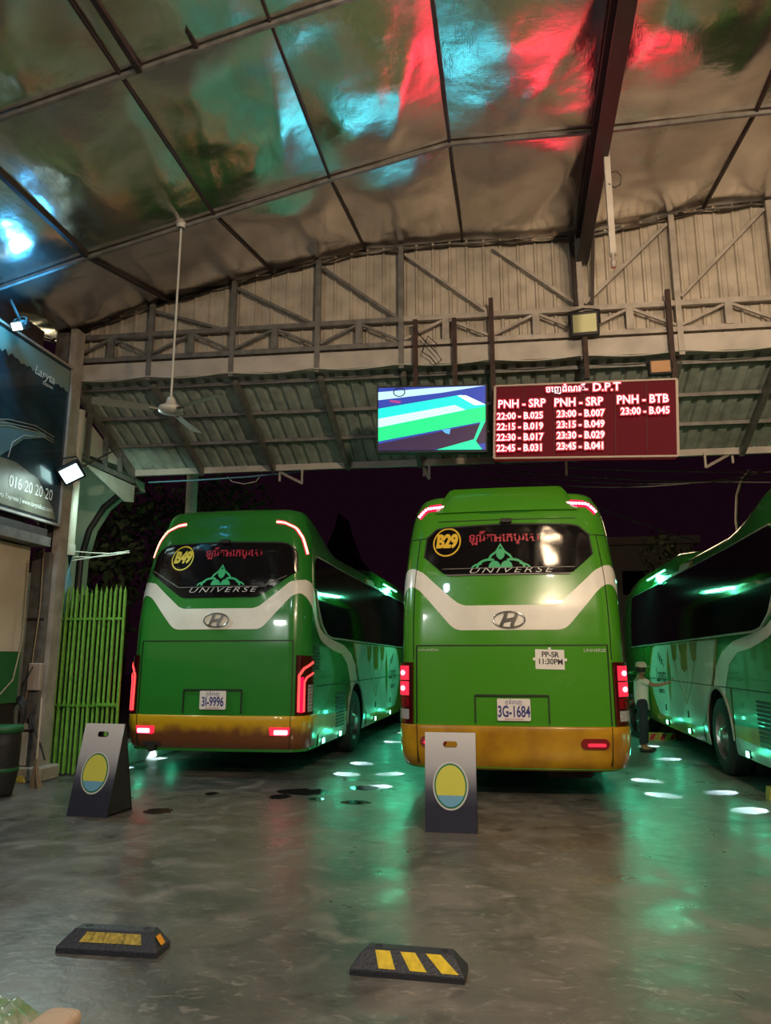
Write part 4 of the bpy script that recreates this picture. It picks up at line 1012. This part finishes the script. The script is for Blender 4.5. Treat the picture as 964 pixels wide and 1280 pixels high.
# ceiling fan
fn = thing('ceiling_fan', 'white three bladed ceiling fan hanging on a long rod at left', 'fan', at(213, 512, Y=7.2))
MB().tube([(0, 0, .05), (0, 0, 2.25)], .013, 8).build('rod', M['fan'], fn)
MB().lathe([(0, -.055), (.05, -.05), (.12, -.03), (.135, .0), (.12, .03), (.06, .05), (.045, .12), (.03, .14)], n=24).build('motor', M['fan'], fn)
MB().lathe([(.05, 2.18), (.06, 2.24), (.05, 2.3)], n=16).build('canopy_cup', M['fan'], fn)
for k, a in enumerate((93, 213, 333)):
    a = R_(a); bl_ = MB()
    def bf(u, v):
        r = lerp(.16, .80, u); w = lerp(.05, .075, u)*(1 if u < .93 else .8); t = lerp(-w, w, v)
        return (r*math.cos(a)-t*math.sin(a), r*math.sin(a)+t*math.cos(a), -.01+.25*t)
    bl_.grid(10, 4, bf); bl_.grid(10, 4, lambda u, v: tuple(Vector(bf(u, v))+Vector((0, 0, .006)))); bl_.build('blade', M['fan'], fn)
    MB().bar((.09*math.cos(a), .09*math.sin(a), -.01), (.22*math.cos(a), .22*math.sin(a), -.012), .04, .012).build('blade_arm', M['steel'], fn)
# ================================================================== things on the floor
def aframe(name, label, x, y, w, d, h, rz, top=0.0, split=.0):
    t = thing(name, label, 'board', (x, y, 0), rz, 'folding display boards behind the coaches')
    gm = bpy.data.materials.get('board_print')
    if not gm:
        gm = mat('board_print', (.6, .6, .6), .35, coat=.3); nt = gm.node_tree; tc = nt.nodes.new('ShaderNodeTexCoord'); sx = nt.nodes.new('ShaderNodeSeparateXYZ')
        nt.links.new(tc.outputs['Object'], sx.inputs[0]); cr = nt.nodes.new('ShaderNodeValToRGB'); nt.links.new(sx.outputs[2], cr.inputs[0])
        e = cr.color_ramp.elements; e[0].position = .22; e[0].color = (.028, .030, .055, 1); e[1].position = .56; e[1].color = (.44, .45, .50, 1)
        k = e.new(.34); k.color = (.07, .075, .11, 1); k = e.new(.9); k.color = (.66, .66, .70, 1)
        nt.links.new(cr.outputs[0], nt.nodes['Principled BSDF'].inputs['Base Color'])
    L_ = math.hypot(d, h)
    def fr(u, v, o=0):   # front sheet: u across, v up along the slope
        return (u, d*v/L_-o*h/L_, h*v/L_+o*d/L_)
    hole = rrect(.0, L_-.105, .13, .055, .025, 4); hole = [(x_ , z_-(.008 if abs(x_) < .012 else 0)) for x_, z_ in hole]
    V, F = shape_mesh([[(-w/2, 0), (w/2, 0), (w/2, L_), (-w/2, L_)], hole], .006)
    place((V, F), 'front_sheet', gm, t, lambda a, b_, o: fr(a, b_, o))
    V, F = shape_mesh([[(-w/2, 0), (w/2, 0), (w/2, L_), (-w/2, L_)], hole], .006)
    place((V, F), 'back_sheet', M['navyside'], t, lambda a, b_, o: (a, 2*d-(d*b_/L_)*1.0+.02-o, h*b_/L_))
    for q in (-1, 1):
        V = [(q*w/2, .0, .02), (q*w/2, 2*d, .02), (q*w/2, d+.01, h-.02)]
        MB().add(V+[(v[0]-q*.012, v[1], v[2]) for v in V], [(0, 1, 2), (3, 5, 4), (0, 3, 4, 1), (1, 4, 5, 2), (2, 5, 3, 0)]).build('side_panel', M['navyside'], t)
    # oval badge without figure
    cz_ = L_*.46
    for nm, rx, rz_, m, o in (('badge_rim', .158, .205, 'whitefilm', .008), ('badge_ring', .145, .190, 'wallg_ring', .010), ('badge_field', .132, .176, 'badge', .012)):
        V, F = shape_mesh([ell(.0, cz_, rx*w/.42*.92, rz_*w/.42*.92, 36)]); place((V, F), nm, M[m], t, lambda a, b_, z, o=o: fr(a, b_, o))
    V, F = shape_mesh([ell(.0, cz_, .132*w/.42*.92, .176*w/.42*.92, 24, PI*1.15, PI*1.85)]); place((V, F), 'badge_lower_field', M['badge_blue'], t, lambda a, b_, z: fr(a, b_, .0135))
    return t
M['wallg_ring'] = mat('badge_green', (.02, .20, .10), .4); M['badge'] = mat('badge_yellow', (.62, .62, .10), .4); M['badge_blue'] = mat('badge_blue', (.16, .40, .60), .4)
aframe('display_board', 'tall white to navy folding display board standing left of the B49 coach', -4.15, 7.06, .45, .20, .86, R_(-5))
aframe('display_board', 'white to navy folding display board standing in front of the B29 coach', -.59, 6.97, .46, .06, .85, R_(0))

def stopper(label, x, y, rz, kind):
    t = thing('wheel_stop', label, 'wheel stop', (x, y, 0), rz, 'rubber wheel stops on the floor')
    w, d, h = .56, .17, .10; b = MB()
    bot = [(-w/2, -d/2), (w/2-.03, -d/2), (w/2, -d/2+.03), (w/2, d/2), (-w/2, d/2)]
    bot = [(-w/2, -d/2), (w/2, -d/2), (w/2, d/2), (-w/2, d/2)]; mid = .03
    top = [(-w/2+.06, -.005), (w/2-.06, -.005), (w/2-.07, d/2-.015), (-w/2+.07, d/2-.015)]
    V = [(a, c, 0) for a, c in bot]+[(a, c, mid) for a, c in bot]+[(a, c, h) for a, c in top]
    b.add(V, [(0, 1, 5, 4), (1, 2, 6, 5), (2, 3, 7, 6), (3, 0, 4, 7), (4, 5, 9, 8), (5, 6, 10, 9), (6, 7, 11, 10), (7, 4, 8, 11), (8, 9, 10, 11)])
    o = b.build('rubber_body', M['stopper'], t)
    bv = o.modifiers.new('bevel', 'BEVEL'); bv.width = .006; bv.segments = 2
    def fr(u, v):   # sloping front face, u across -1..1, v 0..1 up
        xa = lerp(w/2, w/2-.06, v); return (u*xa, lerp(-d/2, -.005, v)-.0022, lerp(mid, h, v)+.0018)
    def strip(nm, pts, m): MB().quad(*[fr(a, c) for a, c in pts]).build(nm, m, t)
    if kind == 0:
        for a, c in ((-.62, -.42), (-.41, -.05), (-.04, .30), (.31, .70)): strip('reflective_strip', [(a, .30), (c, .30), (c*.985, .82), (a*.985, .82)], M['yellowd'])
        V = [(w/2-.004+.002, -.03, .045), (w/2-.004+.002, .02, .045), (w/2-.034, .02, .085), (w/2-.034, -.03, .085)]; MB().quad(*V).build('end_reflector', M['orange'], t)
    else:
        for c in (-.62, -.06, .50): strip('reflective_stripe', [(c+.12, .10), (c+.42, .10), (c+.20, .93), (c-.13, .93)], M['yellow'])
    for x_ in (-.16, .17):
        MB().lathe([(.018, h-.02), (.018, h+.0015), (.012, h+.0018), (.010, h-.02)], (x_, .035, 0), n=12).build('bolt_cup', M['dark'], t)
    return t
stopper('black rubber wheel stop with a worn yellow band, front left on the floor', -2.13, 3.98, R_(1.5), 0)
stopper('black rubber wheel stop with three slanted yellow stripes, front centre', -.55, 3.95, R_(-2), 1)

# bag and parcel at the bottom left corner
pc = thing('cloth_parcel', 'beige cloth wrapped parcel cut by the bottom left corner', 'parcel', (-1.885, 3.06, 0))
MB().box((0, 0, .045), (.17, .24, .09), 0, .025).build('wrapping', mat('beige_cloth', (.58, .44, .32), .8, bump=.3, bs=40), pc)
pc.children[0].modifiers.new('round', 'SUBSURF').render_levels = 2
bg = thing('plastic_bag', 'crumpled green and white plastic bag at the bottom left corner', 'bag', (-2.16, 3.10, 0))
b = MB(); b.grid(22, 22, lambda u, v: (lerp(-.17, .17, u), lerp(-.15, .15, v), .002+(.085+.035*noise.noise(Vector((u*7, v*7, 2))))*min(1, 4*min(u, 1-u))*min(1, 4*min(v, 1-v))))
b.build('bag_film', mat('green_bag', (.16, .30, .14), .25, var=.8, vs=14, c2=(.42, .46, .40), bump=.4, bs=20), bg)

# reflective chocks under the right coach
for x, y, rz, lb in ((2.72, 15.4, 5, 'red and yellow striped wheel chock far along the right coach'), (2.98, 9.15, 0, 'red and yellow striped wheel chock at the right edge under the coach')):
    t = thing('striped_chock', lb, 'chock', (x, y, 0), R_(rz), 'striped chocks by the right coach')
    MB().prism([(-.28, 0), (.28, 0), (.26, .13), (-.26, .13)], -.07, .07).build('block', M['yellowd'], t)
    for k in (-.22, -.02, .16): MB().quad((k, -.072, .01), (k+.08, -.072, .01), (k+.14, -.072, .12), (k+.06, -.072, .12)).build('red_stripe', M['redfilm'], t)

# stains of water
M['wet'] = mat('wet_patch', (.02, .02, .02), .08)
for k, (px, py, rx, ry) in enumerate(((380, 990, .32, .07), (350, 996, .12, .05), (197, 1014, .14, .05), (455, 985, .18, .05), (265, 992, .08, .03), (445, 1003, .15, .04), (395, 999, .10, .03))):
    p = at(px, py, Z=0); b = MB(); n = 26
    V = [(p.x+rx*math.cos(2*PI*i/n)*(1+.5*noise.noise(Vector((i*.7, k, 0)))), p.y+ry*3*math.sin(2*PI*i/n)*(1+.5*noise.noise(Vector((i*.9, k, 5)))), .002) for i in range(n)]
    b.add(V, [tuple(range(n))]); o = b.build('puddle', M['wet'])
    tag(o, ('wide dark wet patch in front of the gap between the coaches', 'small wet patch beside the widest one', 'dark wet patch right of the left display board', 'wet patch beside the B29 coach corner', 'tiny wet patch behind the B49 coach', 'thin wet patch nearest the middle display board', 'narrow wet patch in front of the widest one')[k], 'puddle', 'wet patches behind the B49 coach')

# ---------- attendant
def skin(name, verts, edges, rad, m, parent, sub=2):
    me = bpy.data.meshes.new(name); me.from_pydata(verts, edges, []); o = link(name, me, m, parent)
    sk_ = o.modifiers.new('skin', 'SKIN'); sk_.use_smooth_shade = True
    for v, r in zip(me.skin_vertices[0].data, rad): v.radius = (r, r) if not isinstance(r, tuple) else r
    me.skin_vertices[0].data[0].use_root = True
    s = o.modifiers.new('sub', 'SUBSURF'); s.levels = s.render_levels = sub
    return o
M['skin'] = mat('skin', (.30, .16, .09), .5); M['shirt'] = mat('white_shirt', (.62, .62, .58), .8); M['trou'] = mat('dark_trousers', (.012, .02, .03), .8); M['cap'] = mat('pale_cap', (.55, .53, .45), .8)
M['hair'] = mat('black_hair', (.01, .008, .008), .6)
pm = thing('person', 'person in white short sleeved shirt and pale cap touching the side of the right coach', 'person', (2.12, 13.45, 0)); pm.scale = (.83, .83, .83)
# body faces +x
def ch_(pts, o=0): return [(i+o, i+o+1) for i in range(len(pts)-1)]
V = [(0, 0, .94), (0, 0, 1.12), (.01, 0, 1.30), (.01, 0, 1.43), (.02, 0, 1.51), (.035, 0, 1.56), (.04, 0, 1.63), (.035, 0, 1.70)]
E_ = ch_(V); Rr = [.08, .09, .14, .11, .055, .075, .092, .07]
def limb(root, pts, rr):
    global V, E_, Rr
    o = len(V); V += pts; Rr += rr; E_ += [(root, o)]+[(o+i, o+i+1) for i in range(len(pts)-1)]
limb(3, [(.02, -.17, 1.41), (.22, -.20, 1.30), (.42, -.17, 1.33), (.50, -.16, 1.35), (.57, -.15, 1.38)], [.06, .045, .034, .026, .03])
limb(3, [(.0, .17, 1.41), (.02, .21, 1.14), (.10, .22, .92), (.13, .21, .86)], [.06, .045, .034, .03])
limb(0, [(.0, -.10, .88), (-.02, -.11, .50), (-.05, -.11, .12), (-.04, -.11, .06), (.10, -.12, .04)], [.095, .065, .045, .045, .035])
limb(0, [(.01, .10, .88), (.05, .11, .50), (.04, .12, .12), (.05, .12, .06), (.18, .13, .04)], [.095, .065, .045, .045, .035])
skin('body', V, E_, Rr, M['skin'], pm)
skin('shirt', [(0, 0, .82), (0, 0, 1.10), (.01, 0, 1.30), (.01, 0, 1.43), (.02, -.17, 1.40), (.15, -.19, 1.33), (.0, .17, 1.40), (.02, .20, 1.24)], [(0, 1), (1, 2), (2, 3), (3, 4), (4, 5), (3, 6), (6, 7)], [.148, .148, .17, .125, .08, .065, .08, .065], M['shirt'], pm)
skin('trousers', [(0, 0, .97), (.0, -.10, .82), (-.02, -.11, .50), (-.05, -.11, .12), (.01, .10, .82), (.05, .11, .50), (.04, .12, .12), (0, 0, 1.12)], [(0, 1), (1, 2), (2, 3), (0, 4), (4, 5), (5, 6), (0, 7)], [.15, .11, .085, .068, .11, .085, .068, .13], M['trou'], pm)
for x_, y_ in ((.02, -.12), (.11, .125)): MB().box((x_, y_, .035), (.27, .09, .07), 0, .025).build('shoe', M['black'], pm)
MB().lathe([(.10, 1.655), (.115, 1.68), (.11, 1.73), (.07, 1.765), (0, 1.775)], (.035, 0, 0), n=20).build('cap', M['cap'], pm)
MB().prism(ell(0, 0, .08, .075, 12, -PI/2, PI/2), 1.662, 1.672, lambda x, y, z: (.12+x, y, z)).build('cap_peak', M['cap'], pm)
MB().lathe([(.088, 1.56), (.10, 1.60), (.102, 1.66), (.09, 1.67)], (.02, 0, 0), n=16).build('hair', M['hair'], pm)
MB().lathe([(0, 0), (.012, .0), (0, .03)], (.145, 0, 1.59), 'x', 8).build('nose', M['skin'], pm)
for k in range(4):
    y_ = -.175+k*.019; l = (.055, .07, .066, .05)[k]
    skin('finger', [(.58, y_, 1.39), (.60, y_, 1.39+l*.55), (.615, y_, 1.39+l)], [(0, 1), (1, 2)], [.009, .0085, .007], M['skin'], pm, 1)
skin('thumb', [(.56, -.115, 1.375), (.585, -.09, 1.395), (.61, -.08, 1.41)], [(0, 1), (1, 2)], [.010, .009, .008], M['skin'], pm, 1)

# ---------- motorcycle parked behind him
def motorbike(label, x, y, rz, cm_):
    t = thing('motorcycle', label, 'motorcycle', (x, y, 0), rz, 'motorcycles parked between the coaches')
    for yy in (-.62, .62):
        w = MB().lathe([(.24, -.035), (.27, -.05), (.30, -.03), (.305, 0), (.30, .03), (.27, .05), (.24, .035)], (0, 0, 0), 'x', 28).build('wheel', M['tyre'], t); w.location = (0, yy, .305)
        b = MB()
        for k in range(8): b.tube([(0, 0, 0), (0, .24*math.cos(k*PI/4), .24*math.sin(k*PI/4))], .006, 4)
        b.lathe([(.04, -.05), (.04, .05)], (0, 0, 0), 'x', 10); b.build('spokes', M['chrome'], w)
    MB().tube([(0, .62, .305), (0, .45, .80), (0, .40, 1.0)], .028, 8).build('front_fork', M['chrome'], t)
    MB().tube([(-.34, .30, 1.06), (-.15, .38, 1.02), (.15, .38, 1.02), (.34, .30, 1.06)], .014, 8).build('handlebar', M['black'], t)
    for q in (-1, 1): MB().tube([(q*.22, .34, 1.04), (q*.27, .36, 1.20)], .006, 5).build('mirror_stem', M['black'], t); MB().box((q*.28, .36, 1.23), (.11, .02, .07), 0, .02).build('mirror', M['chrome'], t)
    MB().box((0, .44, .92), (.17, .14, .17), 0, .04).build('headlamp', M['clear'], t)
    MB().prism([(-.55, .62), (-.15, .50), (.30, .50), (.45, .85), (.36, .92), (.2, .66), (-.1, .66), (-.55, .78)], -.09, .09, lambda a, z, x_: (x_, a, z)).build('body_fairing', cm_, t)
    MB().prism([(-.62, .76), (-.1, .66), (.12, .68), (.1, .74), (-.2, .78), (-.62, .84)], -.12, .12, lambda a, z, x_: (x_, a, z)).build('seat', M['black'], t)
    MB().box((0, .05, .36), (.24, .38, .26), 0, .05).build('engine', M['steel'], t)
    MB().tube([(.13, .1, .28), (.15, -.4, .30), (.15, -.75, .38)], .035, 8).build('exhaust', M['chrome'], t)
    MB().box((0, -.80, .60), (.12, .03, .07), 0, .01).build('tail_lamp', M['redlens'], t)
    return t
motorbike('dark red motorcycle parked beyond the person in the white shirt', 2.28, 16.4, R_(12), mat('bike_red', (.12, .01, .015), .3, coat=.5))
motorbike('black motorcycle parked deepest between the two coaches', 1.85, 18.2, R_(-8), M['black'])

# ---------- outside: wires, pole, house, trees
for k, (a, c, sag, lb) in enumerate((((560, 574), (990, 590), .15, 'highest dark power cable below the awning eave at right'), ((560, 580), (990, 603), .2, 'dark power cable sagging second below the awning eave'), ((620, 590), (990, 594), .35, 'dark power cable sagging third below the awning eave'),
        ((600, 596), (990, 585), .5, 'deepest sagging power cable below the awning eave'))):
    p = at(*a, Y=12.5); q = at(*c, Y=12.5)
    tag(MB().tube([p.lerp(q, i/16)+Vector((0, 0, -sag*math.sin(PI*i/16)*.5)) for i in range(17)], .012, 5).build('power_cable', M['steel']), lb, 'cable', 'power cables outside the awning')
tag(MB().tube([at(x, y, Y=11.35) for x, y in ((186, 603), (250, 600), (310, 596), (380, 589))], .014, 6).build('eave_conduit', M['bluepvc']), 'thin blue conduit under the left part of the awning eave', 'conduit')
tag(MB().tube([at(x, y, Y=11.4) for x, y in ((285, 596), (290, 602), (305, 605), (320, 602), (328, 592))], .008, 6).build('cable_loop', M['pvc']), 'pale cable loop hanging under the awning eave', 'cable')
p = at(239, 632, Y=14); tag(MB().lathe([(.13, 0), (.12, 4), (.10, 9)], (p.x, 14, 0), n=14).build('concrete_pole', M['conc']), 'round concrete pole rising behind the B49 coach roof', 'pole')
p = at(924, 672, Y=23)
tag(MB().tube([(p.x, 23, 0), (p.x, 23, p.z-.4), tuple(at(921, 650, Y=23)), tuple(at(922, 620, Y=23)), tuple(at(928, 600, Y=23)), tuple(at(938, 588, Y=23))], .06, 8).build('street_lamp', M['steelw']), 'slim curved lamp pole behind the right coach', 'lamp')
tag(MB().tube([at(x, y, Y=20) for x, y in ((740, 632), (790, 650), (830, 664), (868, 676))], .015, 5).build('service_wire', M['steel']), 'wire slanting down to the far house roof', 'wire')
hs = thing('far_house', 'dim pale house with a flat parapet behind the gap at right', 'building', (7.4, 36, 0))
p = at(772, 676, Y=35); q = at(870, 676, Y=35)
MB().box(((p.x+q.x)/2-7.4-2, 1.5, p.z/2), (q.x-p.x+4, 4, p.z)).build('wall', M['wallb'], hs)
MB().box(((p.x+q.x)/2-7.4-2, 1.3, p.z), (q.x-p.x+4.4, 4.6, .35)).build('parapet', M['wallb'], hs)
for k in range(2): MB().box((-1.8+k*2.2, -.53, p.z-1.9), (1.0, .06, 1.1)).build('window', M['glass'], hs)
def tree(label, x, y, h, r, seed, n=900):
    t = thing('tree', label, 'tree', (x, y, 0), 0, 'dark trees beyond the bays'); rt = random.Random(seed)
    MB().tube([(0, 0, 0), (.1, 0, h*.35), (.0, .1, h*.7)], [.16, .12, .05], 8).build('trunk', M['bark'], t)
    b = MB()
    cs = [(rt.uniform(-r, r)*.6, rt.uniform(-r, r)*.6, h*rt.uniform(.45, .95), rt.uniform(.35, .6)*r) for _ in range(9)]
    for k in range(n):
        c = rt.choice(cs); d = Vector((rt.gauss(0, 1), rt.gauss(0, 1), rt.gauss(0, 1))).normalized()*c[3]*rt.uniform(.6, 1.05)
        p_ = Vector(c[:3])+d; u = Vector((rt.gauss(0, 1), rt.gauss(0, 1), rt.gauss(0, 1))).normalized(); v = u.cross(d).normalized(); s = rt.uniform(.07, .15)
        b.add([p_-u*s, p_+v*s*.5, p_+u*s, p_-v*s*.5], [(0, 1, 2, 3)])
    o = b.build('foliage', M['leaf'], t, False); o['kind'] = 'stuff'
tree('dark bushy tree behind the green gate', -8.8, 14.9, 4.4, 2.0, 1)
tree('dark tree behind the concrete pole', -8.2, 18, 7.2, 2.6, 2, 1400)
tree('dark tree between the house arch and the pole', -12.2, 22, 7.5, 2.8, 3, 1400)
tree('dim tree in front of the far house', 5.6, 26, 5.6, 1.3, 4)
tree('low dim tree right of the far house', 8.6, 27, 5.2, 1.4, 5)
tw_ = at(430, 640, Y=45)
tm = thing('temple_roof', 'faint pointed temple roof in the dark beyond the B49 coach', 'building', (tw_.x, 45, 0))
MB().box((0, 0, 3), (5, 4, 6)).build('wall', M['dsteel'], tm)
MB().prism([(-3.2, 5.9), (-1.9, 6.6), (-.9, 7.8), (-.25, 9.4), (0, 10.4), (.25, 9.4), (.9, 7.8), (1.9, 6.6), (3.2, 5.9)], -1.5, 1.5).build('gabled_roof', M['rust'], tm)
point('street_glow', (-9, 13, 6.5), 60, (1, .85, .5), .5)
point('street_glow', (4.8, 23, 6), 70, (1, .75, .45), .5)
